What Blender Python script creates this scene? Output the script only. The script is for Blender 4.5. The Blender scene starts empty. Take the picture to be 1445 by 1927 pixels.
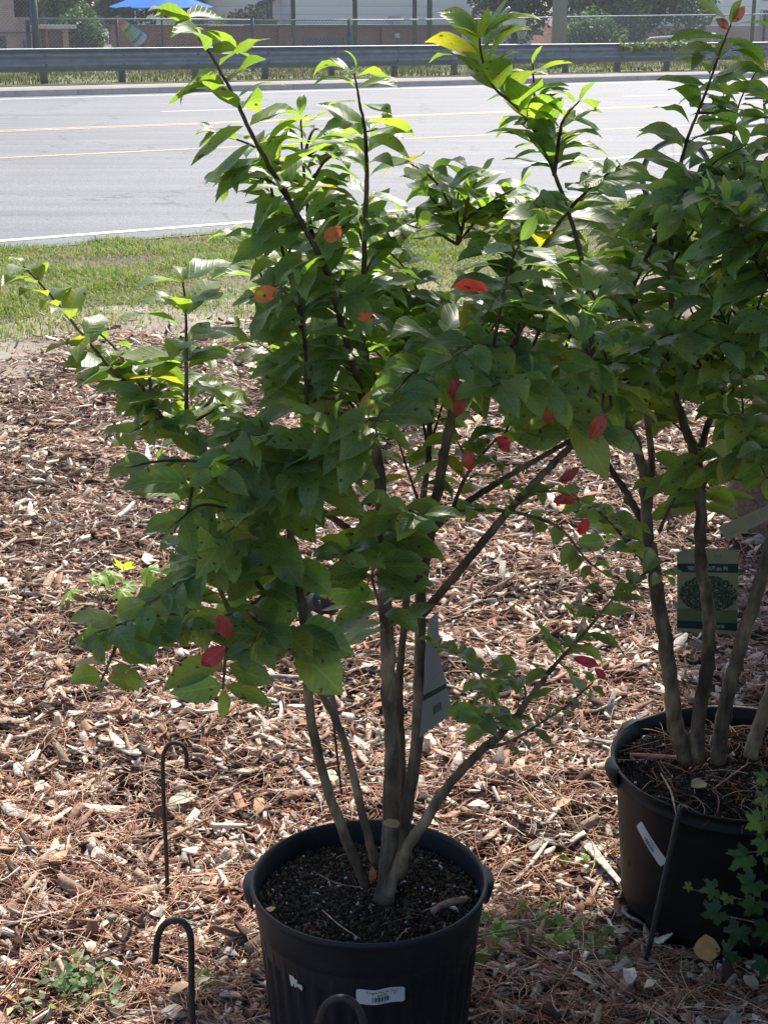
import bpy, math, random
import numpy as np
from mathutils import Vector, Matrix

C = bpy.context.scene.collection
sc = bpy.context.scene
rad = math.radians
rng = np.random.default_rng(7)
random.seed(7)

# ---------------------------------------------------------------- camera
CAM_H, PITCH, FPX, W0, H0 = 1.7, rad(17.6), 2900.0, 1445.0, 1927.0
cam_d = bpy.data.cameras.new('camera')
cam = bpy.data.objects.new('camera', cam_d)
C.objects.link(cam)
cam.location = (0, 0, CAM_H)
cam.rotation_euler = (math.pi / 2 - PITCH, 0, 0)
cam_d.sensor_fit = 'VERTICAL'
cam_d.sensor_height = 36.0
cam_d.sensor_width = 36.0
cam_d.lens = 36.0 * FPX / H0
cam_d.clip_start = 0.05
cam_d.clip_end = 1500
sc.camera = cam

# ---------------------------------------------------------------- world, sun, exposure
SUN_EL, SUN_AZ = rad(50), rad(14)          # azimuth measured from +Y towards +X
w = bpy.data.worlds.new('World')
sc.world = w
w.use_nodes = True
wn = w.node_tree
bg = wn.nodes['Background']
sky = wn.nodes.new('ShaderNodeTexSky')
sky.sky_type = 'NISHITA'
sky.sun_disc = False
sky.sun_elevation = SUN_EL
sky.sun_rotation = SUN_AZ
sky.air_density = 1.0
sky.dust_density = 1.6
wn.links.new(sky.outputs[0], bg.inputs[0])
bg.inputs[1].default_value = 0.12
sd = bpy.data.lights.new('sun', 'SUN')
sd.energy = 5.0
sd.angle = rad(0.53)
sd.color = (1.0, 0.95, 0.87)
so = bpy.data.objects.new('sun', sd)
C.objects.link(so)
to_sun = Vector((math.sin(SUN_AZ) * math.cos(SUN_EL), math.cos(SUN_AZ) * math.cos(SUN_EL), math.sin(SUN_EL)))
so.rotation_euler = to_sun.to_track_quat('Z', 'Y').to_euler()
so.location = to_sun * 30
sc.view_settings.view_transform = 'Standard'
sc.view_settings.look = 'None'
sc.view_settings.exposure = 1.0
sc.view_settings.gamma = 1
sc.cycles.max_bounces = 8
sc.cycles.transparent_max_bounces = 24
sc.render.film_transparent = False

# ---------------------------------------------------------------- pixel <-> space
cp, sp = math.cos(PITCH), math.sin(PITCH)

def ray(px, py):
    a, b = (px - W0 / 2) / FPX, (py - H0 / 2) / FPX
    return np.array([a, cp - b * sp, -sp - b * cp])

def P(px, py, Y):
    r = ray(px, py)
    return np.array([0, 0, CAM_H]) + r * (Y / r[1])

def G(px, py, z=0.0):
    r = ray(px, py)
    return np.array([0, 0, CAM_H]) + r * ((z - CAM_H) / r[2])

RD = np.array([0.836, 0.549, 0.0])      # the road runs this way
RN = np.array([-0.549, 0.836, 0.0])     # and this is across it

def at(u, px, py):
    r = ray(px, py)
    return np.array([0, 0, CAM_H]) + r * (u / float(r @ RN))

def su(p):
    return float(p @ RD), float(p @ RN)

def SU(s, u, z=0.0):
    q = RD * s + RN * u
    return np.array([q[0], q[1], z])

# ---------------------------------------------------------------- mesh accumulators
class Acc:
    def __init__(self):
        self.V, self.F4, self.F3, self.C, self.U, self.n = [], [], [], [], [], 0
    def add(self, v, f, col=(1, 1, 1), uv=None):
        v = np.asarray(v, float).reshape(-1, 3)
        k = len(v)
        col = np.asarray(col, float)
        self.C.append(np.broadcast_to(col, (k, 3)).copy())
        self.U.append(np.zeros((k, 2)) if uv is None else np.asarray(uv, float))
        self.V.append(v)
        q = [x for x in f if len(x) == 4]
        t = [x for x in f if len(x) == 3]
        for x in f:
            if len(x) > 4:
                for i in range(1, len(x) - 1):
                    t.append((x[0], x[i], x[i + 1]))
        if q: self.F4.append(np.array(q) + self.n)
        if t: self.F3.append(np.array(t) + self.n)
        self.n += k
        return self
    def bulk(self, V, F, col, uv=None):
        N, k, _ = V.shape
        F = np.asarray(F)
        off = (np.arange(N) * k)[:, None, None] + self.n
        FF = (F[None] + off).reshape(-1, F.shape[1])
        (self.F4 if F.shape[1] == 4 else self.F3).append(FF)
        self.V.append(V.reshape(-1, 3))
        col = np.asarray(col, float)
        if col.ndim == 1: col = np.broadcast_to(col, (N, 3))
        if col.ndim == 2: col = np.repeat(col[:, None, :], k, 1)
        self.C.append(col.reshape(-1, 3))
        self.U.append(np.zeros((N * k, 2)) if uv is None else np.broadcast_to(uv, (N, k, 2)).reshape(-1, 2))
        self.n += N * k
        return self
    def box(self, c, s, R=None, col=(1, 1, 1)):
        c = np.array(c, float); s = np.array(s, float) / 2
        v = np.array([[x, y, z] for x in (-1, 1) for y in (-1, 1) for z in (-1, 1)], float) * s
        if R is not None: v = v @ np.array(R, float).T
        return self.add(v + c, [(0, 1, 3, 2), (4, 6, 7, 5), (0, 4, 5, 1), (2, 3, 7, 6), (0, 2, 6, 4), (1, 5, 7, 3)], col)
    def tube(self, pts, radii, sides=8, col=(1, 1, 1), cap=True, rough=0.0):
        pts = np.asarray(pts, float); n = len(pts)
        radii = np.broadcast_to(np.asarray(radii, float), (n,))
        tan = np.gradient(pts, axis=0); tan /= np.linalg.norm(tan, axis=1)[:, None] + 1e-12
        ref = np.array([0.31, -0.9, 0.29]) if abs(tan[0] @ np.array([0.31, -0.9, 0.29])) < .9 else np.array([1., 0, 0])
        V = []; a = np.linspace(0, 2 * np.pi, sides, endpoint=False)
        x = np.cross(ref, tan[0]); x /= np.linalg.norm(x)
        for i in range(n):
            x = x - tan[i] * (x @ tan[i]); x /= np.linalg.norm(x) + 1e-12
            y = np.cross(tan[i], x)
            rr = radii[i] * (1 + (rng.normal(0, rough, sides) if rough else 0))
            V.append(pts[i] + (np.cos(a) * rr)[:, None] * x + (np.sin(a) * rr)[:, None] * y)
        V = np.vstack(V)
        F = [(i * sides + j, i * sides + (j + 1) % sides, (i + 1) * sides + (j + 1) % sides, (i + 1) * sides + j)
             for i in range(n - 1) for j in range(sides)]
        if cap:
            F.append(tuple(range(sides))[::-1]); F.append(tuple((n - 1) * sides + j for j in range(sides)))
        uv = np.zeros((len(V), 2)); uv[:, 0] = np.tile(np.arange(sides) / sides, n)
        return self.add(V, F, col, uv)
    def build(self, name, mat, parent=None, smooth=True, label=None, cat=None, group=None, kind=None):
        me = bpy.data.meshes.new(name)
        V = np.vstack(self.V); U = np.vstack(self.U); Cc = np.vstack(self.C)
        q = np.vstack(self.F4) if self.F4 else np.zeros((0, 4), int)
        t = np.vstack(self.F3) if self.F3 else np.zeros((0, 3), int)
        me.vertices.add(len(V)); me.vertices.foreach_set('co', V.astype(np.float32).ravel())
        li = np.concatenate([q.ravel(), t.ravel()]).astype(np.int32)
        me.loops.add(len(li)); me.loops.foreach_set('vertex_index', li)
        me.polygons.add(len(q) + len(t))
        ls = np.concatenate([np.arange(len(q)) * 4, len(q) * 4 + np.arange(len(t)) * 3]).astype(np.int32)
        me.polygons.foreach_set('loop_start', ls)
        me.update(calc_edges=True)
        if smooth: me.polygons.foreach_set('use_smooth', np.ones(len(me.polygons), bool))
        ca = me.color_attributes.new('tint', 'FLOAT_COLOR', 'POINT')
        ca.data.foreach_set('color', np.hstack([Cc, np.ones((len(Cc), 1))]).astype(np.float32).ravel())
        uvl = me.uv_layers.new(name='UVMap')
        uvl.data.foreach_set('uv', U[li].astype(np.float32).ravel())
        me.validate()
        if mat: me.materials.append(mat)
        o = bpy.data.objects.new(name, me)
        C.objects.link(o)
        if parent is not None:
            o.parent = parent
            o.matrix_parent_inverse = Matrix.Translation(-Vector(parent.location)) if parent.type == 'EMPTY' else Matrix()
        tag(o, label, cat, group, kind)
        return o

def tag(o, label=None, cat=None, group=None, kind=None):
    if label: o['label'] = label
    if cat: o['category'] = cat
    if group: o['group'] = group
    if kind: o['kind'] = kind
    return o

def thing(name, loc, label, cat, group=None):
    o = bpy.data.objects.new(name, None)
    C.objects.link(o)
    o.location = Vector([float(x) for x in loc])
    o.empty_display_size = 0.1
    return tag(o, label, cat, group)

def smoothpath(pts, n=24):
    pts = np.asarray(pts, float)
    if len(pts) == 2: return np.linspace(pts[0], pts[1], n)
    p = np.vstack([2 * pts[0] - pts[1], pts, 2 * pts[-1] - pts[-2]])
    m = len(pts) - 1; out = []
    per = max(2, n // m)
    for i in range(m):
        a, b, c, d = p[i], p[i + 1], p[i + 2], p[i + 3]
        for t in np.linspace(0, 1, per, endpoint=False):
            out.append(.5 * ((2 * b) + (-a + c) * t + (2 * a - 5 * b + 4 * c - d) * t * t + (-a + 3 * b - 3 * c + d) * t ** 3))
    out.append(pts[-1])
    return np.array(out)

def nrm(a):
    return a / (np.linalg.norm(a, axis=-1, keepdims=True) + 1e-12)

def leafprof(t, kind='ovate'):
    if kind == 'ovate':
        w = np.sin(np.pi * t ** 0.92) ** 0.72
        w = w * (1 - 0.5 * np.clip((t - .70) / .30, 0, 1))
        w[0] = 0.03; w[-1] = 0.02
    else:
        w = np.sin(np.pi * np.clip(t, 0.02, 0.98)) ** 0.6
    return w

def leaves_bulk(acc, Pn, D, N, L, Wd, kap, fold, wave, col, rows=7, sides=5, prof='ovate', lat=None):
    n = len(Pn)
    D = nrm(D); S = nrm(np.cross(N, D)); N = np.cross(D, S)
    t = np.linspace(0, 1, rows)
    L, Wd, kap, fold, wave = [np.broadcast_to(np.asarray(x, float), (n,)) for x in (L, Wd, kap, fold, wave)]
    a = kap[:, None] * (0.45 - t[None])
    dx = np.cos(a) * (L / (rows - 1))[:, None]; dz = np.sin(a) * (L / (rows - 1))[:, None]
    x = np.concatenate([np.zeros((n, 1)), np.cumsum(dx[:, :-1], 1)], 1)
    z = np.concatenate([np.zeros((n, 1)), np.cumsum(dz[:, :-1], 1)], 1)
    cen = Pn[:, None] + x[..., None] * D[:, None] + z[..., None] * N[:, None]
    nt = -np.sin(a)[..., None] * D[:, None] + np.cos(a)[..., None] * N[:, None]
    if lat is None: lat = rng.normal(0, .10, n)
    cen = cen + (lat[:, None] * L[:, None] * t[None] ** 2)[..., None] * S[:, None]
    wv = leafprof(t, prof)
    s = np.linspace(-1, 1, sides)
    wid = Wd[:, None, None] * wv[None, :, None]
    y = s[None, None] * wid
    ph = rng.uniform(0, 6.28, (n, 1, 2)); fr = rng.uniform(5, 11, (n, 1, 1))
    wav = wave[:, None, None] * Wd[:, None, None] * (s[None, None] ** 2) * np.where(s > 0, 1, 1)[None, None] * \
        np.sin(fr * t[None, :, None] + np.where(s[None, None] > 0, ph[..., :1], ph[..., 1:])) * wv[None, :, None]
    h = np.abs(y) * fold[:, None, None] + wav - 0.35 * fold[:, None, None] * y * y / (Wd[:, None, None] + 1e-9)
    pos = cen[:, :, None] + y[..., None] * S[:, None, None] + h[..., None] * nt[:, :, None]
    k = rows * sides
    F = [(i * sides + j, i * sides + j + 1, (i + 1) * sides + j + 1, (i + 1) * sides + j)
         for i in range(rows - 1) for j in range(sides - 1)]
    uv = np.stack(np.broadcast_arrays(t[:, None], (s[None] * wv[:, None]) * .5 + .5), -1).reshape(1, k, 2)
    acc.bulk(pos.reshape(n, k, 3), F, col, uv)

# ---------------------------------------------------------------- materials
def mat(name):
    m = bpy.data.materials.new(name); m.use_nodes = True
    nt = m.node_tree
    return m, nt, nt.nodes, nt.links, nt.nodes['Principled BSDF'], nt.nodes['Material Output']

def ramp(N, stops):
    r = N.new('ShaderNodeValToRGB'); e = r.color_ramp.elements
    e[0].position, e[0].color = stops[0][0], (*stops[0][1], 1)
    e[1].position, e[1].color = stops[-1][0], (*stops[-1][1], 1)
    for p, c in stops[1:-1]:
        x = e.new(p); x.color = (*c, 1)
    return r

def noise(N, L, scale, detail=4, vec=None, rough=.55):
    n = N.new('ShaderNodeTexNoise'); n.inputs['Scale'].default_value = scale
    n.inputs['Detail'].default_value = detail; n.inputs['Roughness'].default_value = rough
    if vec is not None: L.new(vec, n.inputs['Vector'])
    return n

def mapping(N, L, scale=(1, 1, 1), rot=(0, 0, 0), src='Object'):
    tc = N.new('ShaderNodeTexCoord'); mp = N.new('ShaderNodeMapping')
    mp.inputs['Scale'].default_value = scale; mp.inputs['Rotation'].default_value = rot
    L.new(tc.outputs[src], mp.inputs[0]); return mp.outputs[0]

def bump(N, L, src, b, strength=.5, dist=.01):
    bp = N.new('ShaderNodeBump'); bp.inputs['Strength'].default_value = strength
    bp.inputs['Distance'].default_value = dist
    L.new(src, bp.inputs['Height']); L.new(bp.outputs[0], b.inputs['Normal'])

def mix(N, L, a, b, fac, mode='MIX'):
    m = N.new('ShaderNodeMix'); m.data_type = 'RGBA'; m.blend_type = mode
    for s, x in ((m.inputs[6], a), (m.inputs[7], b)):
        if isinstance(x, tuple): s.default_value = (*x, 1)
        else: L.new(x, s)
    if isinstance(fac, (int, float)): m.inputs[0].default_value = fac
    else: L.new(fac, m.inputs[0])
    return m.outputs[2]

def simple(name, col, rough=.6, metal=0.0, var=.25, scale=8, bmp=.2, bd=.003, spec=.5):
    m, nt, N, L, b, o = mat(name)
    n = noise(N, L, scale, 5, mapping(N, L))
    c = ramp(N, [(.3, tuple(x * (1 - var) for x in col)), (.7, tuple(min(1, x * (1 + var)) for x in col))])
    L.new(n.outputs[0], c.inputs[0]); L.new(c.outputs[0], b.inputs['Base Color'])
    b.inputs['Roughness'].default_value = rough; b.inputs['Metallic'].default_value = metal
    b.inputs['Specular IOR Level'].default_value = spec
    if bmp: bump(N, L, n.outputs[0], b, bmp, bd)
    return m

def tinted(name, rough=.8, var=.3, scale=60, bmp=.4, bd=.002, spec=.25, stretch=(1, 1, 1)):
    m, nt, N, L, b, o = mat(name)
    at_ = N.new('ShaderNodeVertexColor'); at_.layer_name = 'tint'
    n = noise(N, L, scale, 4, mapping(N, L, stretch))
    r = ramp(N, [(.3, (1 - var,) * 3), (.7, (1 + var,) * 3)])
    L.new(n.outputs[0], r.inputs[0])
    L.new(mix(N, L, at_.outputs[0], r.outputs[0], 1.0, 'MULTIPLY'), b.inputs['Base Color'])
    b.inputs['Roughness'].default_value = rough; b.inputs['Specular IOR Level'].default_value = spec
    if bmp: bump(N, L, n.outputs[0], b, bmp, bd)
    return m

def leafmat(name, trans=.42, tcol=(2.6, 2.5, .8), rough=.36, veins=True, spots=True, spec=.5, vein_gain=.35):
    m, nt, N, L, b, out = mat(name)
    at_ = N.new('ShaderNodeVertexColor'); at_.layer_name = 'tint'
    col = at_.outputs[0]
    n = noise(N, L, 22, 5, mapping(N, L), .6)
    r = ramp(N, [(.3, (.74, .80, .80)), (.5, (1, 1, 1)), (.72, (1.45, 1.22, .95))]); L.new(n.outputs[0], r.inputs[0])
    col = mix(N, L, col, r.outputs[0], 1.0, 'MULTIPLY')
    if veins:
        uv = N.new('ShaderNodeUVMap'); sep = N.new('ShaderNodeSeparateXYZ'); L.new(uv.outputs[0], sep.inputs[0])
        def M(op, a, b_=None):
            x = N.new('ShaderNodeMath'); x.operation = op
            for i, v in enumerate((a, b_)):
                if v is None: continue
                if isinstance(v, (int, float)): x.inputs[i].default_value = v
                else: L.new(v, x.inputs[i])
            return x.outputs[0]
        d = M('ABSOLUTE', M('SUBTRACT', sep.outputs[1], .5))
        sidev = M('POWER', M('ABSOLUTE', M('SINE', M('MULTIPLY', M('SUBTRACT', sep.outputs[0], M('MULTIPLY', d, .55)), 24.0))), 14.0)
        sidev = M('MULTIPLY', M('SUBTRACT', 1.0, sidev), 0.0) if False else M('MULTIPLY', sidev, .55)
        mid = M('LESS_THAN', d, .022)
        vv = M('MAXIMUM', M('MULTIPLY', mid, 1.0), sidev)
        col = mix(N, L, col, mix(N, L, col, (.30, .42, .16), .55), M('MULTIPLY', vv, vein_gain))
        bp = N.new('ShaderNodeBump'); bp.inputs['Strength'].default_value = .35; bp.inputs['Distance'].default_value = .0012
        bp.invert = True
        L.new(vv, bp.inputs['Height']); L.new(bp.outputs[0], b.inputs['Normal'])
    if spots:
        v = N.new('ShaderNodeTexNoise'); v.inputs['Scale'].default_value = 95; v.inputs['Detail'].default_value = 1
        L.new(mapping(N, L), v.inputs['Vector'])
        rr = ramp(N, [(.695, (0, 0, 0)), (.725, (1, 1, 1))]); L.new(v.outputs[0], rr.inputs[0])
        col = mix(N, L, col, (.06, .03, .012), rr.outputs[0])
    L.new(col, b.inputs['Base Color'])
    b.inputs['Roughness'].default_value = rough
    b.inputs['Specular IOR Level'].default_value = spec
    tr = N.new('ShaderNodeBsdfTranslucent')
    L.new(mix(N, L, col, tcol, 1.0, 'MULTIPLY'), tr.inputs[0])
    ms = N.new('ShaderNodeMixShader'); ms.inputs[0].default_value = trans
    L.new(b.outputs[0], ms.inputs[1]); L.new(tr.outputs[0], ms.inputs[2])
    L.new(ms.outputs[0], out.inputs[0])
    return m

M_leaf = leafmat('crape_myrtle_leaf', trans=.5, tcol=(2.8, 3.1, .85), rough=.40)
M_redleaf = leafmat('red_leaf_blade', trans=.35, tcol=(1.5, .8, .6), spots=True)
_N, _L = M_redleaf.node_tree.nodes, M_redleaf.node_tree.links
_n = noise(_N, _L, 55, 5, mapping(_N, _L), .6); _r = ramp(_N, [(.36, (.35, .5, .4)), (.42, (1.0, .9, .9)), (.60, (.95, 1.3, .8)), (.70, (.7, 3.5, 1.0))])
_L.new(_n.outputs[0], _r.inputs[0])
for _lk in list(_L):
    if _lk.from_node.type == 'VERTEX_COLOR':
        _s = _lk.to_socket; _c = _lk.from_socket; _L.remove(_lk); _L.new(mix(_N, _L, _c, _r.outputs[0], 1.0, 'MULTIPLY'), _s)
M_weed = leafmat('weed_leaf', trans=.4, rough=.5, veins=False, spots=False)
M_grass = leafmat('grass_blade', trans=.35, tcol=(1.8, 1.7, .7), rough=.6, veins=False, spots=False, spec=.3)
M_fartree = leafmat('far_foliage', trans=.25, tcol=(1.6, 1.6, .8), rough=.6, veins=False, spots=False, spec=.3)
M_mulch = tinted('bark_mulch', .85, .35, 140, .5, .0015, .2)
M_litter = tinted('dry_litter', .7, .25, 120, .3, .001, .3)
M_stem = tinted('stem_bark', .85, .62, 55, 1.0, .004, .2, (1, 1, .3))
M_wood = tinted('weathered_wood', .9, .6, 90, .9, .003, .15, (.5, 1.4, 1))
M_print = tinted('printed_card', .5, .03, 40, 0, 0, .4)

_N, _L = M_stem.node_tree.nodes, M_stem.node_tree.links
_b = _N['Principled BSDF']; _src = _b.inputs['Base Color'].links[0].from_socket
_n = noise(_N, _L, 14, 5, mapping(_N, _L, (1, 1, .5)), .65); _r = ramp(_N, [(.36, (.55, .52, .50)), (.5, (1, 1, 1)), (.62, (1.7, 1.62, 1.5))])
_L.new(_n.outputs[0], _r.inputs[0]); _L.new(mix(_N, _L, _src, _r.outputs[0], 1.0, 'MULTIPLY'), _b.inputs['Base Color'])
def m_pot():
    m, nt, N, L, b, o = mat('black_pot_plastic')
    n = noise(N, L, 5, 6, mapping(N, L), .65)
    r = ramp(N, [(.35, (.011, .0125, .016)), (.58, (.020, .021, .025)), (.78, (.060, .054, .048))])
    L.new(n.outputs[0], r.inputs[0]); L.new(r.outputs[0], b.inputs['Base Color'])
    b.inputs['Specular IOR Level'].default_value = .22
    r2 = ramp(N, [(.3, (.38,) * 3), (.75, (.62,) * 3)]); L.new(n.outputs[0], r2.inputs[0]); L.new(r2.outputs[0], b.inputs['Roughness'])
    n2 = noise(N, L, 180, 2, mapping(N, L)); bump(N, L, n2.outputs[0], b, .12, .001)
    return m
M_pot = m_pot()
def m_pot_dusty():
    m, nt, N, L, b, o = mat('dusty_pot_plastic')
    n = noise(N, L, 4, 6, mapping(N, L), .65)
    r = ramp(N, [(.3, (.007, .0068, .0072)), (.55, (.013, .0118, .0112)), (.8, (.032, .028, .025))])
    L.new(n.outputs[0], r.inputs[0]); L.new(r.outputs[0], b.inputs['Base Color'])
    b.inputs['Roughness'].default_value = .5; b.inputs['Specular IOR Level'].default_value = .22
    n2 = noise(N, L, 120, 2, mapping(N, L)); bump(N, L, n2.outputs[0], b, .15, .001)
    return m
M_pot2 = m_pot_dusty()
M_metal = simple('rusty_dark_rod', (.035, .026, .022), .7, .2, .5, 120, .4, .0008)
M_rodgrey = simple('grey_rod', (.05, .05, .05), .5, .3, .3, 90, .2, .0005)
M_soil = simple('pot_soil', (.022, .016, .012), .95, 0, .6, 60, 1.0, .006, .1)

# ================================================================ THE SETTING
def strip(name, u0, u1, s0, s1, z, m, n=1, kind='structure', label=None):
    a = Acc()
    a.add([SU(s0, u0, z), SU(s1, u0, z), SU(s1, u1, z), SU(s0, u1, z)], [(0, 1, 2, 3)])
    return a.build(name, m, kind=kind, smooth=False, label=label)

def U(px, py, z=0.0):
    return su(G(px, py, z))[1]

u_pave, u_edge, u_B, u_A, u_far, u_curb, u_curbback = U(0, 474), U(0, 456), U(0, 299), U(0, 248), U(0, 188), U(0, 184), U(0, 164)
# ground sheet
m, nt, N, L, b, o = mat('bare_ground')
n1 = noise(N, L, .9, 6, mapping(N, L)); n2 = noise(N, L, 60, 4, mapping(N, L), .7)
r1 = ramp(N, [(.35, (.06, .038, .027)), (.55, (.13, .095, .07)), (.7, (.24, .19, .15))]); L.new(n1.outputs[0], r1.inputs[0])
r2 = ramp(N, [(.3, (.45,) * 3), (.7, (1.3,) * 3)]); L.new(n2.outputs[0], r2.inputs[0])
L.new(mix(N, L, r1.outputs[0], r2.outputs[0], 1.0, 'MULTIPLY'), b.inputs['Base Color'])
b.inputs['Roughness'].default_value = .95
bump(N, L, n2.outputs[0], b, 1.0, .01)
M_ground = m
a = Acc(); a.add([(-300, -60, 0), (600, -60, 0), (600, 600, 0), (-300, 600, 0)], [(0, 1, 2, 3)])
a.build('ground', M_ground, kind='structure', smooth=False)
# sandy bare patch
m, nt, N, L, b, o = mat('sandy_soil')
n1 = noise(N, L, 3, 6, mapping(N, L)); n2 = noise(N, L, 90, 4, mapping(N, L), .7)
r1 = ramp(N, [(.35, (.17, .13, .10)), (.65, (.33, .28, .235))]); L.new(n1.outputs[0], r1.inputs[0])
r2 = ramp(N, [(.3, (.6,) * 3), (.7, (1.2,) * 3)]); L.new(n2.outputs[0], r2.inputs[0])
L.new(mix(N, L, r1.outputs[0], r2.outputs[0], 1.0, 'MULTIPLY'), b.inputs['Base Color'])
b.inputs['Roughness'].default_value = .95; bump(N, L, n2.outputs[0], b, .8, .008)
M_sand = m
u_sand0, u_sand1 = U(0, 715), U(0, 610)
a = Acc()
ss = np.linspace(-14, 22, 120)
e0 = u_sand0 + .22 * np.sin(ss * 2.1) + .15 * np.sin(ss * 5.3 + 1) + rng.normal(0, .04, 120)
e1 = u_sand1 + .3 * np.sin(ss * 1.3 + 2) + .15 * np.sin(ss * 4.1) + rng.normal(0, .05, 120)
v = np.array([SU(s_, x_, .004) for s_, x_ in zip(ss, e0)] + [SU(s_, x_, .004) for s_, x_ in zip(ss, e1)])
a.add(v, [(i, i + 1, 120 + i + 1, 120 + i) for i in range(119)])
a.build('sandy_ground', M_sand, kind='structure', smooth=False)

# asphalt
m, nt, N, L, b, o = mat('asphalt')
vo = N.new('ShaderNodeTexVoronoi'); vo.inputs['Scale'].default_value = 70; L.new(mapping(N, L), vo.inputs['Vector'])
n1 = noise(N, L, .35, 5, mapping(N, L, (1, 1, 1)), .6)
n3 = noise(N, L, 1.2, 4, mapping(N, L, (.12, 1.6, 1), (0, 0, -math.atan2(.549, .836))), .6)
n2 = noise(N, L, 45, 3, mapping(N, L), .8)
r1 = ramp(N, [(.3, (.085, .089, .099)), (.5, (.118, .122, .132)), (.7, (.140, .144, .154))]); L.new(n3.outputs[0], r1.inputs[0])
r2 = ramp(N, [(.3, (.5,) * 3), (.62, (1.2,) * 3), (.72, (1.9,) * 3)]); L.new(n2.outputs[0], r2.inputs[0])
r3 = ramp(N, [(.35, (.90,) * 3), (.65, (1.08,) * 3)]); L.new(n1.outputs[0], r3.inputs[0])
vc = N.new('ShaderNodeTexVoronoi'); vc.feature = 'DISTANCE_TO_EDGE'; vc.inputs['Scale'].default_value = .22
_nv = noise(N, L, 1.5, 5, mapping(N, L)); _mv = N.new('ShaderNodeVectorMath'); _mv.operation = 'ADD'; _tc = N.new('ShaderNodeTexCoord')
L.new(_tc.outputs['Object'], _mv.inputs[0]); L.new(_nv.outputs[1], _mv.inputs[1]); L.new(_mv.outputs[0], vc.inputs['Vector'])
rc = ramp(N, [(0.0, (.45,) * 3), (.006, (1,) * 3)]); L.new(vc.outputs['Distance'], rc.inputs[0])
c1 = mix(N, L, mix(N, L, r1.outputs[0], r2.outputs[0], 1.0, 'MULTIPLY'), rc.outputs[0], 1.0, 'MULTIPLY')
L.new(mix(N, L, c1, r3.outputs[0], 1.0, 'MULTIPLY'), b.inputs['Base Color'])
b.inputs['Roughness'].default_value = .7; b.inputs['Specular IOR Level'].default_value = .3
bump(N, L, vo.outputs[0], b, .5, .006)
M_asph = m
strip('road', u_pave, u_curb, -60, 260, .008, M_asph)
# worn road shoulder, rougher and paler
m, nt, N, L, b, o = mat('concrete_edge')
n1 = noise(N, L, 2.5, 6, mapping(N, L)); n2 = noise(N, L, 50, 4, mapping(N, L), .8)
r1 = ramp(N, [(.3, (.36, .31, .265)), (.7, (.52, .455, .395))]); L.new(n1.outputs[0], r1.inputs[0])
r2 = ramp(N, [(.25, (.65,) * 3), (.75, (1.25,) * 3)]); L.new(n2.outputs[0], r2.inputs[0])
L.new(mix(N, L, r1.outputs[0], r2.outputs[0], 1.0, 'MULTIPLY'), b.inputs['Base Color'])
b.inputs['Roughness'].default_value = .85; bump(N, L, n2.outputs[0], b, .5, .004)
M_conc = m

def paint(name, col, wear=.45):
    m, nt, N, L, b, o = mat(name)
    n = noise(N, L, 22, 5, mapping(N, L), .75)
    r = ramp(N, [(wear - .08, tuple(c * .55 for c in col)), (wear + .08, col)]); L.new(n.outputs[0], r.inputs[0])
    L.new(r.outputs[0], b.inputs['Base Color']); b.inputs['Roughness'].default_value = .6
    return m
M_white = paint('white_road_paint', (.62, .62, .60))
M_yell = paint('yellow_road_paint', (.58, .40, .18), .47)
def line(name, u, wd, m, s0=-60, s1=260, z=.012):
    return strip(name, u - wd / 2, u + wd / 2, s0, s1, z, m)
line('edge_line', u_edge, .12, M_white)
line('centre_line', u_B, .10, M_yell); 
line('centre_line', u_A - .14, .11, M_yell); line('centre_line', u_A + .14, .11, M_yell)
line('edge_line', u_far, .16, M_white)
# broken lane lines: real dashes on the asphalt
for up, pts in (((U(1140, 300)), None), ((U(430, 207)), None)):
    s_ref = su(G(1140, 300))[0] if up < 25 else su(G(430, 207))[0]
    for k in range(-4, 14):
        line('lane_dash', up, .12, M_white, s_ref - 1.5 + k * 12.2, s_ref + 1.5 + k * 12.2)
# kerb and walk on the far side: a real 0.15 m step
M_kerbface = M_conc
a = Acc()
zc = .15
for k in range(-20, 84):
    s0, s1 = k * 3.05 + .006, (k + 1) * 3.05 - .006
    q = [SU(s0, u_curb, 0), SU(s1, u_curb, 0), SU(s1, u_curb + .02, zc), SU(s0, u_curb + .02, zc),
         SU(s0, u_curbback + 3.2, zc), SU(s1, u_curbback + 3.2, zc)]
    a.add(q, [(0, 1, 2, 3), (3, 2, 5, 4)])
a.build('pavement', M_conc, kind='structure', smooth=False)
u_verge = U(0, 164, .15)
strip('far_verge', u_verge, u_verge + 60, -70, 300, .17, simple('verge_soil', (.13, .14, .07), .95, 0, .5, 1.5, .6, .02, .1))

# ---------------------------------------------------------------- mulch and litter
def ground_points(n, Y0, Y1, pw=1.5, umax=None, wmul=.34, wadd=.25):
    out = []
    Yg = np.linspace(Y0, Y1, 400); dens = Yg ** -pw * (2 * wmul * Yg + 2 * wadd)
    cdf = np.cumsum(dens); cdf /= cdf[-1]
    Y = np.interp(rng.uniform(0, 1, n), cdf, Yg)
    X = rng.uniform(-1, 1, n) * (wmul * Y + wadd)
    p = np.stack([X, Y, np.zeros(n)], 1)
    if umax is not None:
        uu = p @ RN
        e = umax + .35 * np.sin((p @ RD) * 2.3) + .2 * np.sin((p @ RD) * 6.1) + rng.normal(0, .28, n)
        p = p[uu < e]
    return p

POT1 = G(694, 1652, .36); R1 = .5 * 446 / FPX * (POT1[1] * cp + (CAM_H - .36) * sp)
POT2 = G(1384, 1430, .325); R2 = .5 * 468 / FPX * (POT2[1] * cp + (CAM_H - .325) * sp)

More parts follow.
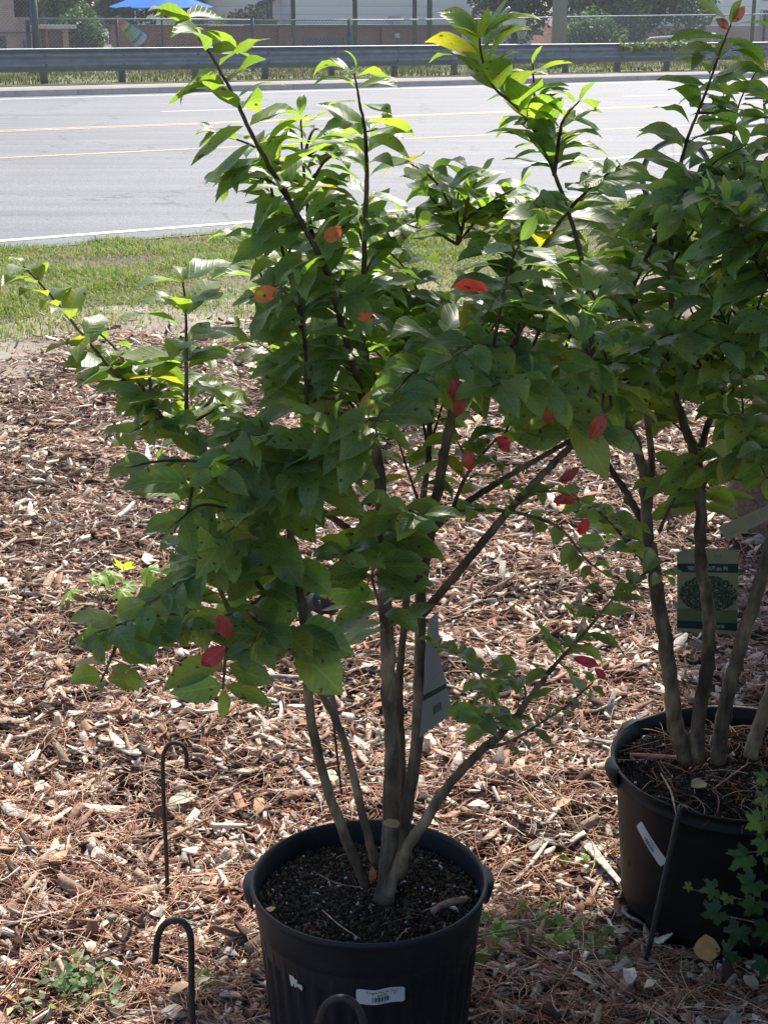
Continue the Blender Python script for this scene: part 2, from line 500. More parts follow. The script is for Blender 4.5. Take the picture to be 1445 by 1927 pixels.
def clearpots(p, pad=0.0):
    a_ = (np.hypot(p[:, 0] - POT1[0], p[:, 1] - POT1[1]) > R1 * .9 + pad) & \
         (np.hypot(p[:, 0] - POT2[0], p[:, 1] - POT2[1]) > R2 * .86 + pad)
    return p[a_]

def rotmat(az, tilt, roll):
    ca, sa = np.cos(az), np.sin(az); ct, st = np.cos(tilt), np.sin(tilt); cr, sr = np.cos(roll), np.sin(roll)
    D = np.stack([ca * ct, sa * ct, st], -1)
    S = np.stack([-sa, ca, np.zeros_like(az)], -1)
    Nn = np.cross(D, S)
    S2 = S * cr[:, None] + Nn * sr[:, None]; N2 = -S * sr[:, None] + Nn * cr[:, None]
    return D, S2, N2

def pile(p):      # gentle unevenness of the mulch layer
    x, y = p[:, 0], p[:, 1]
    return .022 + .018 * np.sin(x * 7.1 + 1.3 * np.sin(y * 5)) + .017 * np.sin(y * 8.3 + x * 3) + .010 * np.sin(x * 19 + 2 * np.sin(y * 11)) * np.sin(y * 23 + x * 5)

PAL = np.array([(.64, .55, .45), (.42, .30, .22), (.25, .14, .095), (.060, .038, .028), (.32, .28, .245), (.70, .61, .50), (.28, .165, .115)])
u_mulch = U(0, 690)
p = clearpots(ground_points(66000, 1.7, 9.2, 1.45, u_mulch), 0)
n = len(p)
az = rng.uniform(0, 2 * np.pi, n); D, S, Nn = rotmat(az, rng.normal(0, .38, n), rng.normal(0, .55, n))
Ls = np.clip(rng.lognormal(math.log(.0125), .62, n), .004, .055) * (1 + .04 * p[:, 1])
Ws = np.clip(Ls * rng.uniform(.10, .50, n), .0013, .013); T = rng.uniform(.0007, .0028, n)
x = np.array([-1, -.35, .4, 1.0]); V = np.zeros((n, 16, 3)); 
cz = np.clip(pile(p), 0, 1) + rng.uniform(0, .013, n)
c0 = p.copy(); c0[:, 2] = cz
bend = rng.normal(0, .18, n)
for i, xi in enumerate(x):
    wj = Ws * (rng.uniform(.15, .8, n) if i in (0, 3) else rng.uniform(.7, 1.1, n))
    xo = xi * Ls + (rng.normal(0, .12, n) * Ls)
    off = D * xo[:, None] + Nn * (bend * Ls * xi * xi)[:, None] + S * (rng.normal(0, .15, n) * Ws)[:, None]
    for j, (sy, sz) in enumerate(((-1, -1), (1, -1), (1, 1), (-1, 1))):
        V[:, i * 4 + j] = c0 + off + S * (sy * wj)[:, None] + Nn * (sz * T)[:, None]
F = [(i * 4 + j, i * 4 + (j + 1) % 4, (i + 1) * 4 + (j + 1) % 4, (i + 1) * 4 + j) for i in range(3) for j in range(4)] + [(3, 2, 1, 0), (12, 13, 14, 15)]
col = PAL[rng.choice(7, n, p=[.17, .19, .19, .19, .11, .05, .10])] * rng.uniform(.7, 1.2, (n, 1))
a = Acc(); a.bulk(V, F, col)
# big shredded pieces
p = clearpots(ground_points(3600, 1.8, 9, 1.3, u_mulch), .02); n = len(p)
az = rng.normal(.5, 1.1, n); D, S, Nn = rotmat(az, rng.normal(0, .12, n), rng.normal(0, .3, n))
Ls = np.clip(rng.lognormal(math.log(.030), .5, n), .014, .095); Ws = Ls * rng.uniform(.05, .30, n); T = rng.uniform(.0008, .0026, n)
V = np.zeros((n, 16, 3)); c0 = p.copy(); c0[:, 2] = pile(p) + .010 + rng.uniform(0, .008, n)
for i, xi in enumerate(x):
    wj = Ws * (rng.uniform(.1, .6, n) if i in (0, 3) else rng.uniform(.7, 1.1, n))
    off = D * (xi * Ls)[:, None] + Nn * (rng.normal(0, .12, n) * Ls * xi * xi)[:, None] + S * (rng.normal(0, .25, n) * Ws)[:, None]
    for j, (sy, sz) in enumerate(((-1, -1), (1, -1), (1, 1), (-1, 1))):
        V[:, i * 4 + j] = c0 + off + S * (sy * wj)[:, None] + Nn * (sz * T)[:, None]
col = PAL[rng.choice(7, n, p=[.2, .22, .12, .16, .2, .02, .08])] * rng.uniform(.6, 1.05, (n, 1))
a.bulk(V, F, col)
a.build('mulch', M_mulch, kind='stuff', smooth=False)

# pine needles
def needles(acc, p, zbase, L0=.055, r=.0009, colr=1.0, flat=.07):
    n = len(p); az = rng.uniform(0, 2 * np.pi, n)
    D, S, Nn = rotmat(az, rng.normal(0, flat, n), np.zeros(n))
    L_ = rng.uniform(.5, 1.5, n) * L0; bend = rng.normal(0, .22, n)
    x = np.linspace(-1, 1, 5); V = np.zeros((n, 15, 3)); c0 = p.copy(); c0[:, 2] = zbase
    for i, xi in enumerate(x):
        off = D * (xi * L_)[:, None] + S * (bend * L_ * xi * xi)[:, None]
        off[:, 2] += -.008 * xi * xi
        for j in range(3):
            an = j * 2.094
            V[:, i * 3 + j] = c0 + off + S * (math.cos(an) * r) + np.array([0, 0, math.sin(an) * r])
    F = [(i * 3 + j, i * 3 + (j + 1) % 3, (i + 1) * 3 + (j + 1) % 3, (i + 1) * 3 + j) for i in range(4) for j in range(3)]
    base = np.array([(.38, .17, .10), (.29, .125, .075), (.46, .27, .17), (.20, .10, .065), (.56, .40, .28)])
    acc.bulk(V, F, base[rng.choice(5, n)] * rng.uniform(.75, 1.2, (n, 1)) * colr)
a = Acc()
p = clearpots(ground_points(30000, 1.8, 9, 1.35, u_mulch), .03)
needles(a, p, pile(p) + .014 + rng.uniform(0, .012, len(p)))
p = clearpots(ground_points(1300, 1.9, 3.2, 1.0), .03)
needles(a, p, pile(p) + .024 + rng.uniform(0, .01, len(p)), .07, .0010, 1.1)
a.build('pine_needles', M_litter, kind='stuff', smooth=True)
# dry leaves
def dryleaves(acc, p, z, Lr=(.02, .055)):
    n = len(p); az = rng.uniform(0, 2 * np.pi, n); D, S, Nn = rotmat(az, rng.normal(0, .25, n), rng.normal(0, .35, n))
    q = p.copy(); q[:, 2] = z
    Lx = rng.uniform(*Lr, n)
    base = np.array([(.55, .45, .32), (.44, .28, .17), (.36, .15, .07), (.62, .54, .44), (.28, .20, .15), (.5, .3, .16)])
    leaves_bulk(acc, q, D, Nn, Lx, Lx * rng.uniform(.14, .32, n), rng.normal(.6, 1.3, n), rng.uniform(-.2, .7, n), rng.uniform(0, .5, n),
                base[rng.choice(6, n)] * rng.uniform(.8, 1.15, (n, 1)), rows=5, sides=3)
a = Acc()
p = clearpots(ground_points(2600, 1.8, 9.3, 1.2, u_mulch), .03)
dryleaves(a, p, pile(p) + .014 + rng.uniform(0, .008, len(p)))
a.build('dry_leaves', M_litter, kind='stuff', smooth=True)

# ---------------------------------------------------------------- grass
def blades(acc, p, h, wd, z0, cols, bendr=.6):
    n = len(p); az = rng.uniform(0, 6.283, n)
    side = np.stack([np.cos(az), np.sin(az), np.zeros(n)], 1); fw = np.stack([-np.sin(az), np.cos(az), np.zeros(n)], 1)
    H = h * rng.uniform(.3, 1.5, n); bd = rng.uniform(0, bendr, n)
    V = np.zeros((n, 6, 3)); b0 = p.copy(); b0[:, 2] = z0
    for i, t in enumerate((0, .55, 1)):
        c = b0 + fw * (bd * H * t * t)[:, None]; c[:, 2] += H * t * (1 - .25 * bd * t)
        wv = wd * (1, .8, .12)[i]
        V[:, i * 2] = c - side * wv; V[:, i * 2 + 1] = c + side * wv
    acc.bulk(V, [(0, 1, 3, 2), (2, 3, 5, 4)], cols[rng.choice(len(cols), n)] * rng.uniform(.75, 1.25, (n, 1)))
gcols = np.array([(.12, .21, .04), (.15, .25, .045), (.10, .17, .035), (.20, .25, .07), (.24, .22, .12)])
def scatter(n, u0, u1, s0, s1):
    s_, u_ = rng.uniform(s0, s1, n), rng.uniform(u0, u1, n)
    return s_[:, None] * RD[None] + u_[:, None] * RN[None], s_, u_
p, s_, u_ = scatter(420000, u_mulch - .4, u_pave + .12, -2, 17)
t_ = (u_ - (u_mulch - .4)) / (u_pave - u_mulch + .4)
nz = .5 + .25 * np.sin(s_ * 2.1 + 1.7 * np.sin(u_ * 3)) + .25 * np.sin(u_ * 4.3 + 2 * np.sin(s_ * 1.7))
keep = rng.uniform(0, 1, len(p)) < np.clip(2.6 * np.clip(t_ - .10, 0, 1) ** 1.1, 0.02, 1) * np.clip(.1 + 1.6 * nz, 0, 1)
keep &= (np.abs(p[:, 0]) < .31 * p[:, 1] + .8)
p = p[keep]
a = Acc(); blades(a, p, .036 * (1 + .5 * np.sin(p[:, 0] * 5 + 2 * np.sin(p[:, 1] * 4))), .0036, 0.0, gcols, 1.8)
a.build('grass', M_grass, kind='stuff')
p, s_, u_ = scatter(90000, u_verge + .35, u_verge + 16, 0, 110)
keep = (p[:, 0] > -.33 * p[:, 1] - 2) & (p[:, 0] < .33 * p[:, 1] + 2)
p = p[keep]
a = Acc(); 
zz = .17 + np.zeros(len(p))
blades(a, p, .10 * (1 + .6 * np.sin(p[:, 0] * 1.7 + np.sin(p[:, 1]))), .014, zz, np.array([(.045, .07, .035), (.06, .085, .04), (.10, .09, .06), (.035, .055, .028), (.13, .115, .085)]), .7)
a.build('verge_grass', M_grass, kind='stuff')

# ================================================================ BACKGROUND
M_galv = simple('galvanised_steel', (.15, .17, .20), .5, .3, .2, 3, .1, .002)
M_galvpost = simple('weathered_post', (.12, .125, .13), .6, .3, .25, 5, .1, .002)
M_darkmetal = simple('dark_green_metal', (.07, .085, .085), .5, .5, .2, 4, 0)

def guardrail():
    u = u_verge + 1.0
    t = thing('guardrail', SU(45, u, .17), 'grey steel guardrail running along the far side of the road', 'guardrail')
    # W beam: profile offsets (toward camera) and heights
    zt = at(u, 0, 93)[2]; zb = at(u, 0, 137)[2]
    hgt = zt - zb
    prof = [(0.10, 1.0), (-.02, 1.0), (-.03, .97), (-.02, .93), (.05, .82), (.10, .76), (.10, .68), (.03, .58), (.01, .5), (.03, .42), (.10, .33), (.10, .25), (.05, .18), (-.02, .08), (-.03, .03), (0, 0)]
    a = Acc(); V = []
    S_ = np.arange(-30, 190, 3.8)
    for s_ in S_:
        for (o_, h_) in prof:
            V.append(SU(s_, u - o_, zb + h_ * hgt))
    k = len(prof)
    F = [(i * k + j, (i + 1) * k + j, (i + 1) * k + j + 1, i * k + j + 1) for i in range(len(S_) - 1) for j in range(k - 1)]
    a.add(V, F); ob = a.build('rail_beam', M_galv, t, smooth=False)
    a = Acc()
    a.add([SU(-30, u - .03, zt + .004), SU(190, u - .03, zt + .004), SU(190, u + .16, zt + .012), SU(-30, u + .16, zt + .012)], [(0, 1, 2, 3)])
    a.build('rail_flange', simple('sunlit_rail_edge', (.62, .63, .64), .45, .2, .1, 3, 0), t, smooth=False)  # sun on the top edge, put in as a much paler steel colour
    # posts
    xs = [85, 232, 497, 745]
    s0 = su(at(u, 85, 120))[0]; s1 = su(at(u, 232, 120))[0]; step = abs(s1 - s0)
    for k in range(-3, 32):
        s_ = s0 + k * step
        a = Acc(); R = np.stack([RD, RN, [0, 0, 1]], 1)
        a.box(SU(s_, u + .12, (.1 + zt - .06) / 2), (.16, .14, zt - .06 - .1), R)
        a.box(SU(s_, u + .02, zt - hgt * .5), (.2, .06, hgt * .6), R)
        a.build('post', M_galvpost, t, smooth=False)
    for k in range(-6, 40):
        s_ = s0 + k * step
        for dz in (.29, .72):
            a = Acc(); a.tube([SU(s_, u - .09, zb + hgt * dz), SU(s_, u - .135, zb + hgt * dz)], .035, 6)
            a.build('bolt', M_galvpost, t)
guardrail()

# ---- chain link fence
m, nt, N, L, b, out = mat('chain_link_wire')
uvn = N.new('ShaderNodeUVMap'); sep = N.new('ShaderNodeSeparateXYZ'); L.new(uvn.outputs[0], sep.inputs[0])
def MM(op, a_, b_=0.0):
    x_ = N.new('ShaderNodeMath'); x_.operation = op
    for i, v_ in enumerate((a_, b_)):
        if isinstance(v_, (int, float)): x_.inputs[i].default_value = v_
        else: L.new(v_, x_.inputs[i])
    return x_.outputs[0]
fa = MM('FRACT', MM('ADD', sep.outputs[0], sep.outputs[1])); fb = MM('FRACT', MM('SUBTRACT', sep.outputs[0], sep.outputs[1]))
al = MM('MAXIMUM', MM('LESS_THAN', fa, .10), MM('LESS_THAN', fb, .10))
b.inputs['Base Color'].default_value = (.20, .22, .24, 1); b.inputs['Roughness'].default_value = .5; b.inputs['Metallic'].default_value = .3
tb = N.new('ShaderNodeBsdfTransparent'); ms = N.new('ShaderNodeMixShader')
L.new(al, ms.inputs[0]); L.new(tb.outputs[0], ms.inputs[1]); L.new(b.outputs[0], ms.inputs[2]); L.new(ms.outputs[0], out.inputs[0])
M_link = m
M_tube = simple('fence_tube', (.24, .26, .27), .45, .4, .15, 3, 0)
uf = u_verge + 8.0
def fence(pxs, tops, posts, label, name='chain_link_fence', u=None):
    u = u or uf
    t = thing(name, SU(su(at(u, pxs[0], 60))[0], u, .17), label, 'fence')
    pts = [at(u, x_, y_) for x_, y_ in zip(pxs, tops)]
    a = Acc(); a.tube(pts, .026, 6); a.build('top_rail', M_tube, t)
    a = Acc()
    for i in range(len(pts) - 1):
        p0, p1 = pts[i], pts[i + 1]
        s0, s1 = su(p0)[0], su(p1)[0]
        v_ = [SU(s0, u, .17), SU(s1, u, .17), p1, p0]; c_ = .13
        a.add(v_, [(0, 1, 2, 3)], uv=[(s0 / c_, 0), (s1 / c_, 0), (s1 / c_, p1[2] / c_), (s0 / c_, p0[2] / c_)])
    a.build('wire_mesh', M_link, t, smooth=False)
    for (x_, yt, r) in posts:
        a = Acc(); q = at(u, x_, yt); a.tube([(q[0], q[1], .17), q], r, 8); a.build('post', M_darkmetal, t)
fence([-60, 62], [10, -30], [(62, -20, .11), (52, 38, .07)], 'tall chain-link backstop fence in front of brick building at left edge', 'backstop_fence')
fence([66, 350, 475], [35, 36.3, 37.5], [(475, 34, .06), (220, 36, .045)], 'chain-link fence with bare top rail in front of dark trees')
fence([477, 722, 898, 1060, 1160, 1300, 1600], [37.5, 37.5, 36, 32, 30.5, 28.5, 25], [(657, 36, .07), (898, 35, .06), (1160 + 139, 29, .07), (1439, 26, .06)], 'long chain-link fence before the low brick wall and pale building')
# tall thin poles behind the fence
for i, (x_, w_, d_, lab) in enumerate(((552, .085, 47, 'slim dark pole before left end of pale metal building'), (668, .09, 46, 'slim dark pole before the middle of pale metal building'),
                       (780, .085, 92, 'left one of two close dark poles by basketball hoop'), (808, .10, 92, 'right one of two close dark poles by basketball hoop'),
                       (1416, .085, 52, 'thin dark pole before pale building at right edge'))):
    a = Acc(); u = uf + (2.2 if d_ < 60 else .8); q = at(u, x_, 40)
    a.tube([(q[0], q[1], .17), (q[0], q[1], 6.0)], w_, 8); a.tube([(q[0], q[1], 6.0), (q[0], q[1], 6.08)], w_ * 1.25, 8)
    a.build('tall_pole', M_darkmetal, label=lab, cat='pole')

# ---- bricks and siding materials
def brickmat(name, c1, c2, mortar, sc_=1.0):
    m, nt, N, L, b, o = mat(name)
    br = N.new('ShaderNodeTexBrick'); br.inputs['Scale'].default_value = 3.2 * sc_
    for nm, c_ in (('Color1', c1), ('Color2', c2), ('Mortar', mortar)): br.inputs[nm].default_value = (*c_, 1)
    br.inputs['Mortar Size'].default_value = .02
    uvn = N.new('ShaderNodeUVMap'); L.new(uvn.outputs[0], br.inputs[0])
    n_ = noise(N, L, .8, 5, mapping(N, L)); r_ = ramp(N, [(.3, (.8,) * 3), (.7, (1.15,) * 3)]); L.new(n_.outputs[0], r_.inputs[0])
    L.new(mix(N, L, br.outputs[0], r_.outputs[0], 1.0, 'MULTIPLY'), b.inputs['Base Color']); b.inputs['Roughness'].default_value = .9
    bump(N, L, br.outputs[1], b, .4, .01); return m
M_brick = brickmat('pink_brick', (.50, .28, .23), (.42, .23, .19), (.52, .43, .38))
M_brickd = brickmat('dark_brick', (.24, .105, .08), (.19, .085, .068), (.25, .17, .14))
m, nt, N, L, b, o = mat('metal_siding')
uvn = N.new('ShaderNodeUVMap'); wv_ = N.new('ShaderNodeTexWave'); wv_.bands_direction = 'Y'; wv_.inputs['Scale'].default_value = .75
wv_.wave_profile = 'SAW'
L.new(uvn.outputs[0], wv_.inputs[0]); r_ = ramp(N, [(0.0, (.5, .45, .44)), (.1, (.76, .70, .68)), (1, (.84, .78, .76))]); L.new(wv_.outputs[0], r_.inputs[0])
L.new(r_.outputs[0], b.inputs['Base Color']); b.inputs['Roughness'].default_value = .6
bump(N, L, wv_.outputs[0], b, .5, .02)
M_siding = m
M_trim = simple('pale_trim', (.5, .48, .46), .7, 0, .1, 3, 0)
M_glass = simple('dark_window', (.03, .04, .045), .15, 0, .1, 3, 0, spec=.8)
M_roof = simple('flat_roof_edge', (.08, .08, .085), .7, 0, .1, 3, 0)

def wallbox(acc, s0, s1, u0, u1, z0, z1):
    c = [SU(s0, u0, z0), SU(s1, u0, z0), SU(s1, u1, z0), SU(s0, u1, z0), SU(s0, u0, z1), SU(s1, u0, z1), SU(s1, u1, z1), SU(s0, u1, z1)]
    for idx, uvf in (((0, 1, 5, 4), 0), ((1, 2, 6, 5), 1), ((2, 3, 7, 6), 0), ((3, 0, 4, 7), 1), ((4, 5, 6, 7), 2)):
        vv = [c[i] for i in idx]
        uv = [(su(q)[0] if uvf != 1 else su(q)[1], q[2] if uvf != 2 else su(q)[1]) for q in vv]
        acc.add(vv, [(0, 1, 2, 3)], uv=uv)

def sat(u, px): return su(at(u, px, 44))[0]
def zat(u, px, py): return at(u, px, py)[2]

# brick building at left edge
u = uf + 10
t = thing('brick_building', SU(sat(u, 0), u, .17), 'pink brick building cut off by the left edge of the photo', 'building')
a = Acc(); wallbox(a, sat(u, -260), sat(u, 29), u, u + 12, .17, 7); a.build('wall', M_brick, t, smooth=False)
a = Acc(); wallbox(a, sat(u, 29), sat(u, 63), u + .3, u + 8, .17, zat(u, 50, 32)); a.build('wall', M_brick, t, smooth=False)
a = Acc()
a.add([SU(sat(u, 29) + .01, u + .2, 7.05), SU(sat(u, 63) + .2, u + .2, zat(u, 63, 47)), SU(sat(u, 63) + .2, u + 8.1, zat(u, 63, 47)), SU(sat(u, 29) + .01, u + 8.1, 7.05)], [(0, 1, 2, 3)])
a.add([SU(sat(u, 29) + .01, u + .15, 7.25), SU(sat(u, 63) + .3, u + .15, zat(u, 63, 44)), SU(sat(u, 63) + .3, u + .15, zat(u, 63, 50)), SU(sat(u, 29) + .01, u + .15, 6.8)], [(0, 1, 2, 3)])
a.build('roof', M_roof, t, smooth=False)
a = Acc(); wallbox(a, sat(u, -4), sat(u, 9), u - .05, u + .02, .17, zat(u, 2, 68)); a.build('door', M_glass, t, smooth=False)
a = Acc(); wallbox(a, sat(u, -20), sat(u, 60), u - .12, u - .04, zat(u, 20, 63), zat(u, 20, 60)); a.build('band', M_roof, t, smooth=False)
for x_ in (51, 42):
    a = Acc(); q = SU(sat(u, x_), u - .1, 0); a.tube([(q[0], q[1], .2), (q[0], q[1], zat(u, x_, 42 if x_ > 45 else 75))], .06, 6); a.build('downpipe', M_roof, t)
# brick shed
u = uf + 12
t = thing('brick_shed', SU(sat(u, 110), u, .17), 'small pink brick shed with pale flat roof beside the brick building', 'shed')
a = Acc(); wallbox(a, sat(u, 91), sat(u, 128), u, u + 4, .17, zat(u, 110, 53)); a.build('wall', M_brick, t, smooth=False)
a = Acc(); wallbox(a, sat(u, 64), sat(u, 90), u + .4, u + 3, .17, zat(u, 75, 50)); a.build('wall', M_brick, t, smooth=False)
a = Acc(); wallbox(a, sat(u, 90), sat(u, 116), u - .06, u + .01, .17, zat(u, 110, 58)); a.build('door', simple('red_door', (.12, .06, .055), .6, 0, .1, 3, 0), t, smooth=False)
a = Acc(); wallbox(a, sat(u, 79), sat(u, 135), u - .5, u + 4.4, zat(u, 110, 54), zat(u, 110, 46)); a.build('roof', M_trim, t, smooth=False)
for x_ in (78, 84):
    a = Acc(); wallbox(a, sat(u, x_), sat(u, x_ + 2.5), u + .32, u + .41, .17, zat(u, x_, 51)); a.build('pilaster', M_brickd, t, smooth=False)
# low dark brick building
u = uf + 9
t = thing('low_brick_building', SU(sat(u, 620), u, .17), 'long low dark brick building with flat roof behind the fence', 'building')
a = Acc(); wallbox(a, sat(u, 386), sat(u, 869), u, u + 9, .17, zat(u, 620, 49)); a.build('wall', M_brickd, t, smooth=False)
a = Acc(); wallbox(a, sat(u, 384), sat(u, 872), u - .25, u + 9.3, zat(u, 620, 50), zat(u, 620, 46.5)); a.build('roof', M_roof, t, smooth=False)
a = Acc(); wallbox(a, sat(u, 386), sat(u, 450), u - .35, u - .26, zat(u, 620, 49), zat(u, 620, 46.8)); a.build('gutter', M_trim, t, smooth=False)
a = Acc(); wallbox(a, sat(u, 570), sat(u, 647), u - .04, u + .02, .3, zat(u, 600, 71)); ob = a.build('dark_opening', M_glass, t, smooth=False)  # dark slab standing in for the shade inside the wall opening
for x_ in (521, 658, 655 + 60):
    a = Acc(); wallbox(a, sat(u, x_), sat(u, x_ + 5), u - .18, u - .005, .17, zat(u, 620, 50.5)); a.build('pilaster', M_brickd, t, smooth=False)
a = Acc(); wallbox(a, sat(u, 741), sat(u, 749), u - .12, u - .01, zat(u, 745, 71), zat(u, 745, 63)); a.build('meter_box', M_trim, t, smooth=False)
# pale metal building
u = uf + 24
t = thing('pale_metal_building', SU(sat(u, 680), u, .17), 'large pale metal-sided building behind the low brick building', 'building')
a = Acc(); wallbox(a, sat(u, 556), sat(u, 1000), u, u + 20, .17, 8); a.build('wall', M_siding, t, smooth=False)
a = Acc(); wallbox(a, sat(u, 512), sat(u, 556) - .01, u + 1.5, u + 16, .17, zat(u, 530, -6)); a.build('wall', M_siding, t, smooth=False)
a = Acc(); q0, q1 = SU(sat(u, 508), u + 1.2, zat(u, 510, 9)), SU(sat(u, 556), u + 1.2, zat(u, 530, -12))
a.tube([q0, q1], .12, 6); a.build('gutter', M_roof, t)
a = Acc()
for x_ in (526, 533):
    q = SU(sat(u, x_), u + 1.2, 0); a.tube([(q[0], q[1], .2), (q[0], q[1], 6)], .07, 6)
for z_ in np.arange(.5, 6, .45):
    a.tube([SU(sat(u, 526), u + 1.2, z_), SU(sat(u, 533), u + 1.2, z_)], .04, 5)
a.build('ladder', M_roof, t)
a = Acc(); wallbox(a, sat(u, 730), sat(u, 742), u - .6, u - .02, zat(u, 735, 46), zat(u, 735, 30)); a.build('vent_box', M_trim, t, smooth=False)
# pale building at right
u = uf + 14
t = thing('pale_block_building', SU(sat(u, 1380), u, .17), 'pale building with brick base and one window at right edge', 'building')
a = Acc(); wallbox(a, sat(u, 1296), sat(u, 1800), u, u + 14, zat(u, 1360, 49), 8); a.build('wall', M_siding, t, smooth=False)
a = Acc(); wallbox(a, sat(u, 1296) - .02, sat(u, 1800), u - .06, u + 14, .17, zat(u, 1360, 49)); a.build('wall', M_brick, t, smooth=False)
for y0, y1 in ((50, 18), (1, -25)):
    a = Acc(); wallbox(a, sat(u, 1428), sat(u, 1478), u - .1, u - .01, zat(u, 1440, y0), zat(u, 1440, y1)); w_ = a.build('window', M_trim, t, smooth=False)
    a = Acc(); wallbox(a, sat(u, 1431), sat(u, 1450), u - .14, u - .105, zat(u, 1440, y0 - 1.5), zat(u, 1440, y1 + 1.5)); wallbox(a, sat(u, 1453), sat(u, 1475), u - .14, u - .105, zat(u, 1440, y0 - 1.5), zat(u, 1440, y1 + 1.5))
    a.build('pane', M_glass, w_, smooth=False)
# handrail
u = uf + 3
t = thing('handrail', at(u, 1222, 85), 'white metal handrail by the bushes behind the guardrail', 'handrail')
a = Acc(); a.tube([at(u, 1216, 76), at(u, 1224, 72), at(u, 1280, 68), at(u, 1345, 64)], .05, 6); a.build('top_rail', M_trim, t)
for x_, y_ in ((1218, 75), (1280, 68), (1340, 64)):
    a = Acc(); q = at(u, x_, y_); a.tube([(q[0], q[1], .17), q], .04, 6); a.build('post', M_trim, t)

# utility pole
u = uf - 1.5
a = Acc(); q = at(u, 1052, 44)
a.tube([(q[0], q[1], 0.1), (q[0], q[1], 5), (q[0], q[1], 11)], [.27, .25, .2], 14, (.25, .24, .235))
a.build('utility_pole', M_wood, label='thick grey wooden utility pole rising behind the guardrail', cat='utility pole')

# basketball hoop
u = uf + 5
t = thing('basketball_hoop', at(u, 954, 90) * [1, 1, 0] + [0, 0, .17], 'basketball hoop with rounded white backboard behind the fence', 'basketball hoop')
a = Acc(); cc = at(u, 968, 44); R_ = []
zc0, zt0 = zat(u, 968, 58), zat(u, 968, 22); wdt = abs(sat(u, 990) - sat(u, 946)) / 2
for an in np.linspace(0, np.pi, 15): R_.append((math.cos(an) * wdt, zc0 + .45 * (zt0 - zc0) + math.sin(an) * (zt0 - zc0) * .55))
R_ = [(wdt * .82, zc0)] + R_ + [(-wdt * .82, zc0)]
sc0, uc0 = su(cc)
for du in (0, .05):
    pass
V = [SU(sc0 + x_, uc0, z_) for x_, z_ in R_] + [SU(sc0 + x_, uc0 + .06, z_) for x_, z_ in R_]
k = len(R_); a.add(V, [tuple(range(k)), tuple(range(2 * k - 1, k - 1, -1))] + [(i, (i + 1) % k, k + (i + 1) % k, k + i) for i in range(k)])
a.build('backboard', simple('white_board', (.62, .62, .62), .5, 0, .15, 4, 0), t, smooth=False)
a = Acc(); a.tube([SU(sc0 - .35, uc0 + .5, .17), SU(sc0 - .35, uc0 + .5, 2.0), SU(sc0 - .2, uc0 + .1, 2.3)], .07, 8); a.build('pole', M_tube, t)
a = Acc(); zr = zat(u, 968, 56)
a.tube([SU(sc0 + .15 + .23 * math.cos(x_), uc0 - .3 + .23 * math.sin(x_), zr) for x_ in np.linspace(0, 6.283, 17)], .025, 6)
for x_, z_ in ((.0, zr + .22), (.1, zr + .18), (-.1, zr + .15)): a.box(SU(sc0 + x_, uc0 - .03, z_), (.16, .03, .1))
a.build('rim', simple('orange_rim', (.55, .12, .05), .5, 0, .1, 3, 0), t)
a = Acc()
for j in range(10):
    an = j * .628
    a.tube([SU(sc0 + .15 + .22 * math.cos(an), uc0 - .3 + .22 * math.sin(an), zr), SU(sc0 + .15 + .12 * math.cos(an + .3), uc0 - .3 + .12 * math.sin(an + .3), zr - .4)], .012, 4)
a.build('net', M_trim, t)

# blue parasol
u = uf + 6
t = thing('blue_parasol', at(u, 305, 90) * [1, 1, 0] + [0, 0, .17], 'bright blue parasol behind the fence at the top of the photo', 'parasol')
c_ = at(u, 305, 44); rr = abs(sat(u, 403) - sat(u, 205)) / 2 * .86; zb = zat(u, 305, 14); zt = zb + rr * .42
a = Acc(); k = 8; V = [(c_[0], c_[1], zt)]
for ring, (f_, dz) in enumerate(((.35, .62), (.7, .28), (1.0, 0))):
    for j in range(32):
        an = j * 2 * math.pi / 32 + .2; sag = .05 * math.cos(8 * (an - .2)) * f_
        V.append((c_[0] + math.cos(an) * rr * f_ * (1 + sag * .8), c_[1] + math.sin(an) * rr * f_ * (1 + sag * .8), zb + (zt - zb) * dz + sag * .5))
F = [(0, 1 + j, 1 + (j + 1) % 32) for j in range(32)] + [(1 + r_ * 32 + j, 1 + (r_ + 1) * 32 + j, 1 + (r_ + 1) * 32 + (j + 1) % 32, 1 + r_ * 32 + (j + 1) % 32) for r_ in range(2) for j in range(32)]
a.add(V, F, (.02, .17, .62))
a.build('canopy', leafmat('blue_canvas', .35, (1.2, 1.3, 1.3), .8, False, False, .2), t, smooth=False)
a = Acc(); a.tube([(c_[0], c_[1], .17), (c_[0], c_[1], zt)], .035, 8); a.build('pole', M_darkmetal, t)
for j in range(8):
    an = j * math.pi / 4 + .2; a = Acc(); a.tube([(c_[0], c_[1], zb + .5), (c_[0] + math.cos(an) * rr * .95, c_[1] + math.sin(an) * rr * .95, zb - .02)], .014, 5); a.build('rib', M_darkmetal, t)
